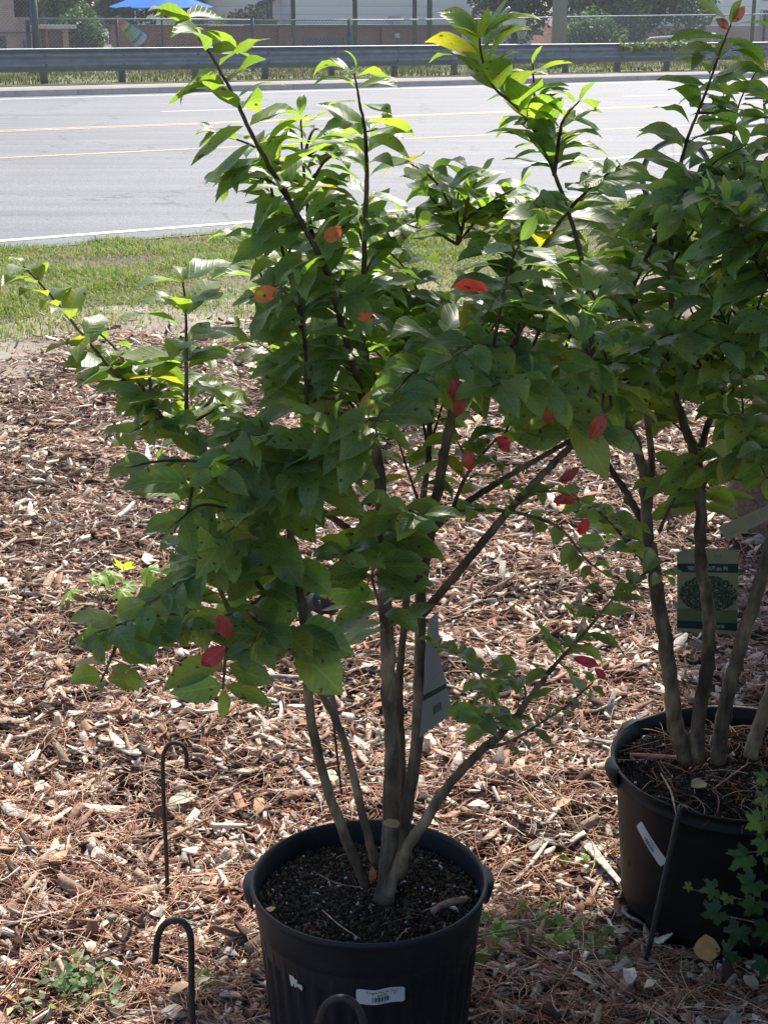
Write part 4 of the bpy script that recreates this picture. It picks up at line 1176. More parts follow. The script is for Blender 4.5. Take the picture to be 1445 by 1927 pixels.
s2b = T1.stem([(634, 1362), (616, 1280), (590, 1190), (566, 1110), (556, 1060)], [YB - .02, YB + .08], .0058, .004)
s4 = T1.stem([(748, 1650), (762, 1550), (783, 1400), (790, 1250), (792, 1120), (808, 1000), (828, 900), (846, 800), (868, 710)], [YB + .02, YB + .05, YB + .02], .0115, .0065)
s4b = T1.stem([(760, 1640), (755, 1400), (752, 1280), (768, 1100), (792, 960), (806, 850), (812, 720), (815, 600)], [YB + .05, YB + .12, YB + .2], .0075, .004)
s4c = T1.stem([(868, 710), (905, 640), (950, 580), (1010, 480), (1070, 395), (1120, 345), (1165, 312)], [YB + .02, YB + .1, YB - .1], .0052, .0015, 'branch'); T1.leafy(s4c, .1, L0=.088, young=.1, pitch=.026)
s5 = T1.stem([(728, 1685), (757, 1610), (800, 1545), (850, 1470), (908, 1410), (945, 1378), (990, 1322), (1040, 1255)], [YB - .05, YB - .08], .0105, .0040)
s5b = T1.shoot([(1040, 1255), (1100, 1190), (1160, 1120), (1215, 1078), (1250, 1082)], [YB - .08, YB - .15], .0030, L0=.055, wl=.23, young=.2, pitch=.026)
s5c = T1.shoot([(905, 1412), (960, 1395), (1010, 1365), (1060, 1332), (1115, 1285)], [YB - .08, YB - .02], .0030, L0=.05, wl=.22, pitch=.026, f0=.15)
s5d = T1.shoot([(950, 1376), (928, 1310), (890, 1255), (850, 1225), (812, 1212)], [YB - .08, YB - .14], .0024, L0=.05, wl=.24, pitch=.025, young=.3)
s5e = T1.shoot([(988, 1324), (985, 1290), (955, 1262), (925, 1240)], [YB - .08, YB - .1], .002, L0=.045, wl=.24, pitch=.025, young=.3)
T1.shoot([(945, 1378), (925, 1360), (900, 1345)], [YB - .08, YB - .12], .002, L0=.06, wl=.25, droop=.9)
s6 = T1.stem([(792, 1158), (835, 1108), (900, 1030), (960, 958), (1020, 892), (1084, 824), (1106, 740), (1112, 620), (1090, 470), (1042, 325)], [YB + .02, YB - .05, YB - .02, YB + .05], .0075, .0030)
s6b = T1.stem([(1042, 325), (1015, 262), (975, 205), (930, 165), (908, 115), (902, 72)], [YB + .05, YB - .05], .0030, .0014, 'branch'); T1.leafy(s6b, 0, L0=.080, young=.9, tip=.95, pitch=.026, droop=.1, up=.42, wl=.25); T1.leafy(s6b[-8:], 0, L0=.085, young=1.0, tip=1, pitch=.03, droop=0, up=.8, wl=.25)
s7 = T1.stem([(812, 1000), (850, 965), (930, 912), (1010, 865), (1085, 820), (1150, 765)], [YB + .02, YB + .1], .0062, .003)
s8 = T1.stem([(708, 850), (690, 780), (665, 690), (640, 600), (618, 520), (590, 460), (540, 370), (480, 265), (432, 165), (385, 85), (340, 18)], [YB + .04, YB - .13, YB - .18, YB - .12], .0068, .0011)
T1.leafy(s8, .30, L0=.075, young=.5, tip=.8, pitch=.024)
s9 = T1.stem([(700, 1010), (660, 930), (635, 850), (600, 780), (578, 700), (570, 610), (545, 520), (520, 430)], [YB + .05, YB - .12], .0065, .0018); T1.leafy(s9, .45, L0=.08, pitch=.026)
T1.shoot([(590, 455), (577, 380), (570, 300), (566, 215)], [YB - .1, YB + .02], L0=.068, young=.5, tip=.8)
T1.shoot([(578, 785), (576, 700), (574, 620), (560, 540)], [YB - .08, YB - .2], L0=.075)
# left low arm and its upright shoots
sA = T1.stem([(716, 1060), (660, 1000), (600, 958), (520, 925), (440, 888), (380, 850), (330, 805), (290, 772)], [YB + .05, YB - .15], .0060, .003)
T1.leafy(sA, .45, L0=.082, droop=1.0, pitch=.026)
T1.shoot([(290, 772), (245, 728), (200, 682), (150, 622), (100, 560), (45, 500)], [YB - .15, YB - .1], L0=.065, young=.45, tip=.6)
T1.shoot([(300, 778), (262, 720), (235, 680), (208, 645), (180, 622)], [YB - .15, YB - .05], L0=.06, young=.2)
T1.shoot([(352, 800), (351, 740), (351, 650), (350, 590), (345, 530)], [YB - .12, YB - .12], L0=.085, young=.05, tip=.8, pitch=.026)
T1.shoot([(345, 830), (300, 790), (270, 800), (240, 820)], [YB - .12, YB - .2], L0=.065, droop=.8)
T1.shoot([(520, 925), (440, 885), (370, 868), (300, 868), (240, 880)], [YB - .15, YB - .3], L0=.078, droop=1.2, pitch=.028)
T1.shoot([(600, 958), (520, 970), (440, 960), (380, 950), (330, 985)], [YB - .1, YB - .32], L0=.08, droop=1.2, pitch=.028)
# low left spray
T1.shoot([(560, 1085), (500, 1120), (432, 1158), (340, 1155), (250, 1168), (178, 1192)], [YB - .1, YB - .35], .0035, L0=.080, droop=1.2, pitch=.027, wl=.33)
T1.shoot([(435, 1158), (428, 1210), (422, 1270), (420, 1298)], [YB - .25, YB - .3], L0=.085, droop=.7, wl=.30, pitch=.030, tip=.9)
T1.shoot([(432, 1150), (405, 1090), (375, 1040), (345, 990)], [YB - .25, YB - .2], L0=.06, wl=.32)
T1.shoot([(235, 1172), (215, 1225), (190, 1285)], [YB - .32, YB - .34], L0=.062, wl=.3, tip=.85)
T1.shoot([(500, 1118), (450, 1060), (390, 1060), (320, 1110), (270, 1140)], [YB - .15, YB - .3], L0=.078, droop=1.0, wl=.33)
T1.shoot([(560, 1090), (520, 1050), (480, 1010), (420, 1010), (380, 1040)], [YB - .1, YB - .32], L0=.075, droop=1.1, wl=.33)
T1.shoot([(560, 1235), (540, 1190), (500, 1180), (470, 1220)], [YB - .12, YB - .3], L0=.085, droop=1.0, wl=.34)
# centre front
T1.shoot([(722, 1050), (700, 1030), (665, 1035), (640, 1045)], [YB - .02, YB - .22], L0=.07, droop=.5, wl=.28)
T1.shoot([(722, 1040), (715, 1010), (740, 980), (770, 960), (800, 975)], [YB - .02, YB - .25], L0=.085, droop=.7)
T1.shoot([(730, 1190), (712, 1130), (700, 1085), (712, 1050)], [YB - .02, YB - .16], L0=.075, droop=.6)
T1.shoot([(545, 940), (560, 880), (600, 840), (640, 800)], [YB - .2, YB - .3], L0=.088, droop=1.0)
T1.shoot([(545, 940), (530, 900), (480, 860), (440, 870), (400, 900)], [YB - .2, YB - .35], L0=.088, droop=1.2)
T1.shoot([(545, 950), (580, 900), (640, 870), (700, 800), (720, 770)], [YB - .2, YB - .3], L0=.088, droop=1.0)
# right side: hanging small-leaved shoots
T1.shoot([(845, 965), (930, 960), (1010, 975), (1060, 1000), (1100, 1050), (1130, 1075)], [YB, YB - .1], L0=.055, wl=.27, pitch=.028)
T1.shoot([(960, 958), (1000, 930), (1050, 925), (1090, 940)], [YB - .05, YB - .1], L0=.055, wl=.26)
T1.shoot([(850, 960), (880, 890), (930, 830), (950, 820)], [YB + .03, YB + .1], L0=.055, wl=.26, young=.2)
T1.shoot([(1084, 826), (1060, 780), (1030, 740), (990, 720)], [YB, YB - .25], L0=.09, droop=1.0)
T1.shoot([(1110, 690), (1050, 670), (980, 660), (900, 650), (850, 670)], [YB, YB - .3], L0=.092, droop=1.1)
T1.shoot([(868, 710), (830, 690), (780, 700), (740, 740)], [YB, YB - .28], L0=.09, droop=1.0)
T1.shoot([(1042, 325), (1020, 250), (1006, 190), (1002, 120)], [YB + .05, YB + .1], L0=.06, young=.5, tip=.7)
T1.shoot([(1042, 330), (1050, 270), (1060, 225), (1090, 190)], [YB + .05, YB], L0=.075, young=.5, tip=.8)
T1.shoot([(860, 460), (872, 420), (880, 370), (905, 330)], [YB + .2, YB + .2], L0=.07, young=.3)
for (x_, y_, Y_) in ((760, 300, .1), (800, 350, .18), (640, 300, -.05), (730, 240, .1), (620, 260, .05), (470, 330, -.1), (400, 250, -.02), (420, 330, -.15), (560, 420, .2), (500, 540, .1),
                     (560, 340, -.15), (790, 430, -.15), (660, 420, .15), (470, 450, .02), (450, 620, .15), (520, 620, .2), (470, 560, -.2), (980, 350, .2), (890, 380, .3), (960, 420, .15)):
    T1.twig(P(x_, y_, YB + Y_), L0=.072, young=.2, sag=.01)
def inpoly(x_, y_, poly):
    r_ = False; j = len(poly) - 1
    for i in range(len(poly)):
        if (poly[i][1] > y_) != (poly[j][1] > y_) and x_ < (poly[j][0] - poly[i][0]) * (y_ - poly[i][1]) / (poly[j][1] - poly[i][1]) + poly[i][0]: r_ = not r_
        j = i
    return r_
poly1 = [(470, 560), (520, 450), (600, 380), (760, 400), (860, 420), (960, 330), (1080, 320), (1130, 500), (1130, 740), (1000, 790), (880, 740), (760, 760), (640, 820), (520, 760), (450, 680)]
cnt = 0
while cnt < 50:
    x_, y_ = rng.uniform(440, 1140), 830 - 500 * rng.uniform() ** 1.3
    if not inpoly(x_, y_, poly1): continue
    cnt += 1
    T1.twig(P(x_, y_, YB + (rng.uniform(-.08, .42) if (x_ < 860 and y_ < 760) else rng.uniform(-.32, .36))), L0=.083, sag=.03, droop=.75)
for (x_, y_, Y_) in ((300, 700, -.05), (430, 760, -.1), (400, 700, 0), (460, 800, -.25), (500, 820, -.3), (610, 900, -.3), (480, 960, -.35), (860, 830, .1), (380, 920, -.3)):
    T1.twig(P(x_, y_, YB + Y_), L0=.08, sag=.02, droop=1.0)
T1.finish()
for args in ((848, 712, YB - .26, .062, -84, -.1, (.36, .05, .06), .36, 'large spotted red leaf hanging at centre'), (412, 1155, YB - .3, .045, -75, 0, (.45, .04, .04), .3, None), (424, 1218, YB - .33, .048, -142, -.1, (.40, .025, .04), .34, None),
             (478, 562, YB - .30, .040, 18, 0, (.62, .17, .02), .35, 'orange leaf glowing in the sun at left'), (918, 548, YB - .38, .052, 168, 0, (.75, .06, .02), .22, 'bright orange-red leaf glowing near centre'), (615, 455, YB - .22, .032, 60, 0, (.45, .14, .06), .4, None),
             (672, 598, YB - .30, .028, 0, 0, (.65, .12, .03), .3, None), (1025, 755, YB - .2, .04, -70, 0, (.45, .06, .05), .4, None), (1135, 780, YB - .2, .045, -110, 0, (.42, .05, .04), .3, None), (935, 822, YB, .035, -60, 0, (.60, .05, .10), .4, None),
             (880, 845, YB - .05, .04, -80, 0, (.42, .09, .05), .35, None), (1040, 945, YB - .08, .05, 12, 0, (.55, .05, .05), .22, None), (1050, 905, YB - .02, .045, 20, 0, (.32, .04, .06), .22, None), (1105, 975, YB - .1, .033, -105, 0, (.45, .02, .05), .3, None),
             (1078, 1238, YB - .1, .048, -25, 0, (.40, .02, .05), .22, None), (1118, 1258, YB - .1, .03, -50, 0, (.40, .02, .05), .25, None), (700, 1630, YB - .03, .035, -88, 0, (.38, .09, .06), .22, 'dry red leaf standing between the stem bases'), (860, 775, YB + .1, .035, 160, 0, (.6, .25, .22), .3, None)):
    red_leaf(T1, *args)

YC = POT2[1]
te2 = thing('crape_myrtle', (POT2[0], POT2[1], hz2 - .04), 'crape myrtle with four grey stems growing in the smooth right-hand pot', 'tree', 'potted crape myrtles')
T2 = Tree(te2, col1); T2.tw = Acc()
u1 = T2.stem([(1292, 1428), (1272, 1370), (1262, 1290), (1245, 1170), (1228, 1060), (1217, 990), (1212, 900), (1195, 830), (1172, 780), (1160, 700)], [YC - .04, YC - .12, YC - .1], .0175, .0055)
u1b = T2.stem([(1217, 1000), (1185, 940), (1150, 885), (1118, 830), (1105, 770), (1105, 650)], [YC - .1, YC - .05], .0075, .0035)
u1c = T2.stem([(1218, 960), (1225, 880), (1218, 800), (1200, 700), (1185, 600)], [YC - .1, YC], .0080, .004)
u2 = T2.stem([(1315, 1430), (1312, 1370), (1330, 1250), (1332, 1150), (1318, 1060), (1318, 960), (1310, 870), (1285, 790), (1265, 720), (1264, 600), (1262, 470), (1270, 380)], [YC - .05, YC - .14, YC - .05], .0150, .0035)
u2b = T2.stem([(1310, 880), (1325, 820), (1345, 760), (1370, 680), (1400, 600)], [YC - .1, YC + .1], .0075, .003)
u3 = T2.stem([(1350, 1432), (1358, 1360), (1382, 1250), (1415, 1140), (1450, 1020), (1490, 880), (1500, 760)], [YC - .05, YC - .1], .0160, .009)
u4 = T2.stem([(1410, 1425), (1430, 1360), (1470, 1250), (1520, 1100), (1570, 960)], [YC - .04, YC], .0150, .009)
T2.shoot([(1185, 600), (1188, 550), (1208, 500), (1260, 385), (1290, 270), (1325, 180), (1355, 95), (1375, 45)], [YC, YC - .15], .0050, L0=.085, tip=.85, pitch=.026, droop=.5)
T2.shoot([(1200, 520), (1240, 440), (1290, 370), (1345, 305), (1400, 275)], [YC, YC - .2], .0035, L0=.085, pitch=.026)
T2.shoot([(1262, 500), (1262, 430), (1262, 380)], [YC - .05, YC - .05], L0=.07)
T2.shoot([(1420, 480), (1405, 400), (1390, 330), (1375, 295)], [YC + .1, YC + .1], L0=.08, pitch=.026)
T2.shoot([(1105, 650), (1108, 600), (1112, 560), (1100, 500)], [YC - .05, YC - .1], L0=.085)
T2.shoot([(1200, 700), (1130, 735), (1060, 740), (1000, 760)], [YC, YC - .35], L0=.09, droop=1.1)
T2.shoot([(1160, 720), (1230, 720), (1320, 690), (1420, 650), (1480, 600)], [YC - .1, YC - .4], L0=.088, droop=1.0)
T2.shoot([(1265, 720), (1210, 650), (1120, 610), (1060, 600)], [YC - .05, YC - .35], L0=.09, droop=1.0)
T2.shoot([(1345, 760), (1390, 800), (1420, 850), (1440, 900)], [YC - .1, YC - .3], L0=.08, droop=1.0)
T2.shoot([(1318, 960), (1330, 900), (1370, 870), (1420, 840), (1470, 850)], [YC - .1, YC - .35], L0=.08, droop=.9)
T2.shoot([(1240, 1000), (1262, 950), (1300, 880), (1330, 850)], [YC - .1, YC - .2], L0=.075, droop=.8, f0=.45)
T2.shoot([(1232, 1080), (1195, 1040), (1150, 985), (1120, 960), (1090, 950)], [YC - .12, YC - .3], L0=.062, droop=.7, f0=.25)
for (x_, y_, Y_) in ((1360, 180, -.1), (1430, 120, .1), (1440, 330, -.2), (1400, 240, .2)):
    T2.twig(P(x_, y_, YC + Y_), L0=.08, sag=.0)
poly2 = [(1120, 470), (1200, 430), (1250, 330), (1330, 330), (1400, 300), (1600, 260), (1600, 840), (1440, 870), (1330, 780), (1230, 770), (1130, 780), (1050, 740), (1040, 560)]
cnt = 0
while cnt < 78:
    x_, y_ = rng.uniform(1040, 1600), rng.uniform(260, 870)
    if not inpoly(x_, y_, poly2): continue
    cnt += 1
    T2.twig(P(x_, y_, YC + rng.uniform(-.42, .35)), L0=.085, sag=.03, droop=.8)
T2.finish()
for args in ((1378, 42, YC - .15, .035, 60, 0, (.45, .16, .12), .3, 'small reddish new leaf at the very tip'), (1370, 55, YC - .15, .032, 150, 0, (.40, .15, .12), .3, None), (1282, 612, YC - .1, .035, 200, 0, (.4, .14, .08), .35, None), (1130, 620, YC - .1, .03, -60, 0, (.6, .5, .05), .3, None),):
    red_leaf(T2, *args)

# ================================================================ TAGS ON THE TREES
def quadmap(tl, tr, bl, br, bulge=0.0, nrm_=None):
    tl, tr, bl, br = [np.array(x_) for x_ in (tl, tr, bl, br)]
    n_ = nrm(np.cross(tr - tl, bl - tl)) if nrm_ is None else nrm_
    if n_[1] > 0: n_ = -n_
    def f(u_, v_, e=0.0):     # u right 0..1, v down 0..1
        p_ = (tl * (1 - u_) + tr * u_) * (1 - v_) + (bl * (1 - u_) + br * u_) * v_
        return p_ + n_ * (e + bulge * math.sin(math.pi * v_))
    return f

def card(fn, name, label, cat, loc, prints, top_arch=0.0, base=(.30, .27, .17), round_=.0):
    t = thing(name, loc, label, cat)
    a = Acc(); nx, ny = 17, 17; V = []
    for side in (0, 1):
        for i in range(nx):
            for j in range(ny):
                u_, v_ = i / (nx - 1), j / (ny - 1)
                vv = v_ if top_arch == 0 else v_ * (1 + top_arch * 0) - (1 - v_) * top_arch * (1 - (2 * u_ - 1) ** 4)
                V.append(fn(u_, vv, 0 if side == 0 else -.0007))
    k = nx * ny
    F = [(i * ny + j, (i + 1) * ny + j, (i + 1) * ny + j + 1, i * ny + j + 1) for i in range(nx - 1) for j in range(ny - 1)]
    F += [tuple(k + q_ for q_ in f_[::-1]) for f_ in F]
    a.add(V, F, base); a.build('card', M_print, t)
    a = Acc()
    for it in prints:
        if it[0] == 'r':
            _, u0, v0, u1, v1, c_, e = it
            V = []; n_ = 12
            for i in range(n_):
                for j in range(3):
                    V.append(fn(u0 + (u1 - u0) * i / (n_ - 1), v0 + (v1 - v0) * j / 2, e))
            a.add(V, [(i * 3 + j, (i + 1) * 3 + j, (i + 1) * 3 + j + 1, i * 3 + j + 1) for i in range(n_ - 1) for j in range(2)], c_)
        elif it[0] == 't':
            _, txt, u0, v0, hh, asp, c_ = it
            v_, f_ = text_mesh(txt, 1.0)
            if v_: a.add([fn(u0 + x_[0] * hh * asp, v0 - x_[1] * hh, .0010) for x_ in v_], f_, c_)
        elif it[0] == 'dots':
            _, n_, fgen, e = it
            for _k in range(n_):
                u_, v_, r_, c_ = fgen(); an = rng.uniform(0, 3.14)
                a.add([fn(u_ + r_ * math.cos(an + x_) , v_ + r_ * .75 * math.sin(an + x_), e) for x_ in (0, 1.4, 3.1, 4.6)], [(0, 1, 2, 3)], c_)
        elif it[0] == 'poly':
            _, pts_, c_, e = it
            cx_ = sum(x_[0] for x_ in pts_) / len(pts_); cy_ = sum(x_[1] for x_ in pts_) / len(pts_)
            a.add([fn(cx_, cy_, e)] + [fn(x_[0], x_[1], e) for x_ in pts_], [(0, 1 + i, 1 + (i + 1) % len(pts_)) for i in range(len(pts_))], c_)
    a.build('printing', M_print, t, smooth=False)
    return t
GRN = (.010, .036, .030)
Yt = YC + .02
fn = quadmap(P(1273, 1040, Yt), P(1388, 1040, Yt + .02), P(1273, 1188, Yt - .03), P(1386, 1194, Yt - .01), .002)
def treedots():
    an = rng.uniform(0, 6.283); r_ = rng.uniform(0, 1) ** .5
    u_ = .5 + .47 * r_ * math.cos(an); v_ = .53 + .22 * r_ * math.sin(an) - .02
    u_ = min(.97, max(.02, u_))
    c_ = [(.025, .032, .024), (.04, .055, .035), (.07, .09, .05), (.09, .10, .06)][rng.integers(4)]
    return u_, v_, rng.uniform(.010, .026), c_
tg = card(fn, 'picture_tag', 'green-banded plant tag with a tree picture hanging behind the grey stems', 'plant tag', P(1330, 1040, Yt),
     [('r', 0, .135, 1, .245, GRN, .0006), ('r', 0, .245, 1, .72, (.27, .255, .16), .0005), ('r', 0, .70, 1, .86, (.12, .15, .06), .0006), ('r', .0, .86, 1, .955, GRN, .0007),
      ('t', 'PREDICTABLE BEAUTY since 1945', .5, .218, .075, .60, (.55, .55, .5)), ('t', 'Crapemyrtle', .62, .93, .075, .85, (.5, .5, .45)),
      ('t', 'myrtle', .66, .06, .06, .8, (.12, .12, .10)), ('dots', 1250, treedots, .0008),
      ('poly', [(.49, .86), (.47, .7), (.42, .62), (.45, .6), (.5, .66), (.55, .58), (.57, .6), (.53, .7), (.52, .86)], (.03, .03, .025), .0009),
      ('poly', [(.34 + (.09 if k_ % 2 else .045) * math.cos(k_ * math.pi / 7) * .8, .045 + (.065 if k_ % 2 else .03) * math.sin(k_ * math.pi / 7)) for k_ in range(14)], GRN, .0009),
      ('r', .22, .105, .80, .108, (.2, .22, .18), .0008)], top_arch=.05)
# side-on hanging label on the near tree
fn2 = (lambda L_, R_: (lambda u_, v_, e=0.0: (lambda l_, r_: l_ * (1 - u_) + r_ * u_ + np.array([0, -1, .2]) * e)(
    np.array([np.interp(v_, np.linspace(0, 1, len(L_)), L_[:, k_]) for k_ in range(3)]), np.array([np.interp(v_, np.linspace(0, 1, len(R_)), R_[:, k_]) for k_ in range(3)]))))(
    smoothpath([P(808, 1165, YB + .005), P(800, 1225, YB - .01), P(797, 1300, YB - .02), P(789, 1388, YB - .03)], 24), smoothpath([P(824, 1150, YB + .03), P(827, 1225, YB + .04), P(838, 1280, YB + .05), P(852, 1342, YB + .05)], 24))
card(fn2, 'care_label', 'pale twisted care label with a green stripe hanging beside the main trunk', 'plant tag', P(812, 1160, YB),
     [('r', 0, .70, 1, .745, GRN, .0006)] + [('r', .15, v_, .15 + rng.uniform(.4, .7), v_ + .006, (.22, .22, .22), .0006) for v_ in np.arange(.12, .68, .022)] +
     [('r', .40 + .035 * k_, .83, .40 + .035 * k_ + [.012, .022, .018][k_ % 3], .90, (.05, .05, .05), .0006) for k_ in range(9)] + [('r', .38, v_, .72, v_ + .006, (.25, .25, .25), .0006) for v_ in (.78, .795)],
     base=(.27, .265, .255))
# plain strip tag
fn3 = quadmap(P(1350, 992, YC - .1), P(1462, 942, YC - .12), P(1366, 1018, YC - .1), P(1470, 966, YC - .12))
card(fn3, 'strip_tag', 'plain beige strip label slanting in from the right edge', 'plant tag', P(1462, 955, YC - .12),
     [('r', u_, v_, u_ + .2, v_ + .05, (.22, .21, .17), .0006) for u_ in (.42, .66) for v_ in (.22, .4, .58)] + [('r', .08, .7, .25, .74, (.22, .21, .17), .0006)], base=(.34, .30, .20))

# ================================================================ RODS AND HOOKS
def rod(name, pts, r, m, label, cat, n=40, group=None):
    a = Acc(); a.tube(smoothpath(pts, n), r, 10, rough=.03)
    return a.build(name, m, label=label, cat=cat, group=group)
g = G(316, 1713); Yh = g[1]
rod('hook_stake', [g + [0, 0, -.05], g, P(314, 1620, Yh), P(309, 1520, Yh), P(307, 1440, Yh), P(311, 1412, Yh), P(325, 1398, Yh), P(343, 1402, Yh), P(351, 1420, Yh), P(352, 1445, Yh)], .0042, M_metal,
    'tall thin black steel hook stake farther left of the foreground pot', 'hook stake', 60, 'steel hook stakes')
Yh = 1.98
q0 = P(361, 1925, Yh); g = np.array([q0[0], Yh, 0.0])
rod('hook_stake', [g + [0, 0, -.05], g, P(362, 1900, Yh), P(361, 1820, Yh), P(359, 1762, Yh), P(347, 1737, Yh), P(328, 1732, Yh), P(309, 1741, Yh), P(297, 1765, Yh), P(292, 1812, Yh)], .0050, M_metal,
    'nearer black steel hook stake with a wide bend, bottom left', 'hook stake', 60, 'steel hook stakes')
Yh = 1.62
q0 = P(596, 1960, Yh); g = np.array([q0[0], Yh, 0.0]); g2 = np.array([P(688, 1960, Yh)[0], Yh, .45])
rod('hook_stake', [g + [0, 0, -.05], g, P(597, 1990, Yh), P(600, 1930, Yh), P(612, 1893, Yh), P(640, 1878, Yh), P(668, 1890, Yh), P(684, 1925, Yh), P(689, 1990, Yh)], .0048, M_metal,
    'rounded top of a steel hook stake in front of the ribbed pot', 'hook stake', 60, 'steel hook stakes')
g = G(1211, 1828); 
top_ = np.array(fn_ := P(1277, 1528, POT2[1] - R2 * .93))
rod('leaning_rod', [g, (g * .62 + top_ * .38), (g * .25 + top_ * .75), top_, P(1281, 1519, POT2[1] - R2 * .9), P(1290, 1522, POT2[1] - R2 * .86)], .0052, M_rodgrey,
    'grey metal rod leaning on the front rim of the right-hand pot', 'rod', 50)
# thin stake behind the near tree
g = G(646, 1522)
rod('thin_stake', [g + [0, 0, -.03], g, P(632, 1400, g[1] + .02), P(618, 1270, g[1] + .03), P(600, 1130, g[1] + .05)], .0030, M_metal, 'thin black wire stake rising behind the ribbed pot to the small black pot', 'stake', 40)
# small black pot lying on the mulch beyond the tree
g = G(608, 1168); t = thing('small_pot', g, 'small tipped black plastic pot with orange label lying on the mulch behind the tree', 'plant pot')
ax = nrm(np.array([.15, -.55, .45])); e1 = nrm(np.cross(ax, [0, 0, 1])); e2 = np.cross(ax, e1)
a = Acc(); V = []; pr = [(0, -.045), (.036, -.045), (.038, -.03), (.050, .035), (.055, .036), (.055, .046), (.050, .046), (.047, .03), (.0, .03)]
cc = g + [0.0, 0, .052]
for r_, h_ in pr:
    for j in range(28):
        an = j / 28 * 6.283; V.append(cc - ax * h_ + (e1 * math.cos(an) + e2 * math.sin(an)) * r_)
a.add(V, [(i * 28 + j, i * 28 + (j + 1) % 28, (i + 1) * 28 + (j + 1) % 28, (i + 1) * 28 + j) for i in range(len(pr) - 1) for j in range(28)]); a.build('pot_shell', M_pot, t)
qf = lambda x_, y_: P(x_, y_, g[1] - .06)
a = Acc(); a.add([qf(612, 1108), qf(623, 1116), qf(618, 1126), qf(608, 1112)], [(0, 1, 2, 3)], (.65, .16, .07)); a.add([qf(622, 1124), qf(626, 1126), qf(624, 1134), qf(620, 1128)], [(0, 1, 2, 3)], (.65, .16, .07)); a.build('orange_label', M_print, t)
a = Acc(); a.add([qf(628, 1120), qf(634, 1118), qf(644, 1141), qf(636, 1147)], [(0, 1, 2, 3)], (.45, .40, .32)); a.build('white_label', M_print, t)

# ================================================================ BICYCLE beyond the right-hand tree
def bicycle():
    base = G(1345, 398); t = thing('bicycle', base, 'parked pale bicycle with dark saddle on the verge behind the right-hand tree', 'bicycle')
    fx = nrm(np.array([.97, .10, 0])); up = np.array([0, 0, 1.]); sx = np.array([fx[1], -fx[0], 0])
    o_ = base - fx * .40
    def q(x_, z_, y_=0): return o_ + fx * x_ + up * z_ + sx * y_
    M_fr = simple('pale_bike_paint', (.42, .44, .46), .35, .3, .1, 4, 0); M_ty = simple('bike_rubber', (.05, .05, .055), .8, 0, .1, 3, 0)
    for cx_ in (0.0, 1.02):
        a = Acc(); ring = [q(cx_ + .33 * math.cos(x_), .34 + .33 * math.sin(x_)) for x_ in np.linspace(0, 6.2832, 41)]; a.tube(ring, .019, 8, cap=False)
        w_ = a.build('wheel', M_ty, t)
        a = Acc(); a.tube([q(cx_ + .305 * math.cos(x_), .34 + .305 * math.sin(x_)) for x_ in np.linspace(0, 6.2832, 41)], .012, 6, cap=False); a.build('rim', M_tube, w_)
        a = Acc()
        for k_ in range(18):
            an = k_ * math.pi / 9; a.tube([q(cx_, .34, .02 * (-1) ** k_), q(cx_ + .3 * math.cos(an), .34 + .3 * math.sin(an))], .0018, 4)
        a.tube([q(cx_, .34, -.04), q(cx_, .34, .04)], .018, 8)
        a.build('spokes', M_tube, w_)
    a = Acc()
    for p0, p1, r_ in (((.42, .30), (.28, .82), .016), ((.42, .30), (.86, .66), .018), ((.30, .76), (.84, .80), .016), ((0, .34), (.42, .30), .010), ((0, .34), (.31, .70), .009), ((.88, .60), (.82, .90), .018)):
        a.tube([q(*p0), q(*p1)], r_, 8)
    a.build('frame', M_fr, t)
    a = Acc(); a.tube([q(.87, .62), q(.90, .52), q(1.02, .34)], .013, 8); a.build('fork', M_fr, t)
    a = Acc(); a.tube([q(.28, .80), q(.26, .93)], .013, 8); a.build('seat_post', M_tube, t)
    a = Acc(); V = []
    for i, (x_, w_) in enumerate(((.08, .045), (.12, .085), (.20, .09), (.28, .05), (.38, .022), (.42, .01))):
        for yy, zz in ((-1, 0), (-.9, .035), (0, .045), (.9, .035), (1, 0), (0, -.02)): V.append(q(x_ + .02, .96 + zz + (.02 if i < 2 else 0), yy * w_))
    F = [(i * 6 + j, i * 6 + (j + 1) % 6, (i + 1) * 6 + (j + 1) % 6, (i + 1) * 6 + j) for i in range(5) for j in range(6)] + [tuple(range(6)), tuple(range(30, 36))]
    a.add(V, F); a.build('saddle', simple('navy_saddle', (.03, .045, .08), .6, 0, .2, 5, 0), t)
    a = Acc(); a.tube([q(.82, .90), q(.80, .98), q(.86, 1.02)], .014, 8); a.tube(smoothpath([q(.70, 1.02, -.26), q(.82, 1.03, -.2), q(.86, 1.02, 0), q(.82, 1.03, .2), q(.70, 1.02, .26)], 20), .012, 8); a.build('handlebar', M_darkmetal, t)
    a = Acc(); a.tube([q(.42, .30, -.06), q(.42, .30, .06)], .02, 8); a.tube([q(.42, .30, .06), q(.36, .15, .06)], .01, 6); a.tube([q(.42, .30, -.06), q(.48, .45, -.06)], .01, 6); a.build('crank', M_darkmetal, t)
    a = Acc(); a.tube([q(.40, .30, .05), q(.30, .02, .22)], .008, 6); a.build('kickstand', M_darkmetal, t)
    for s_ in (-.3, .62):
        pass
bicycle()

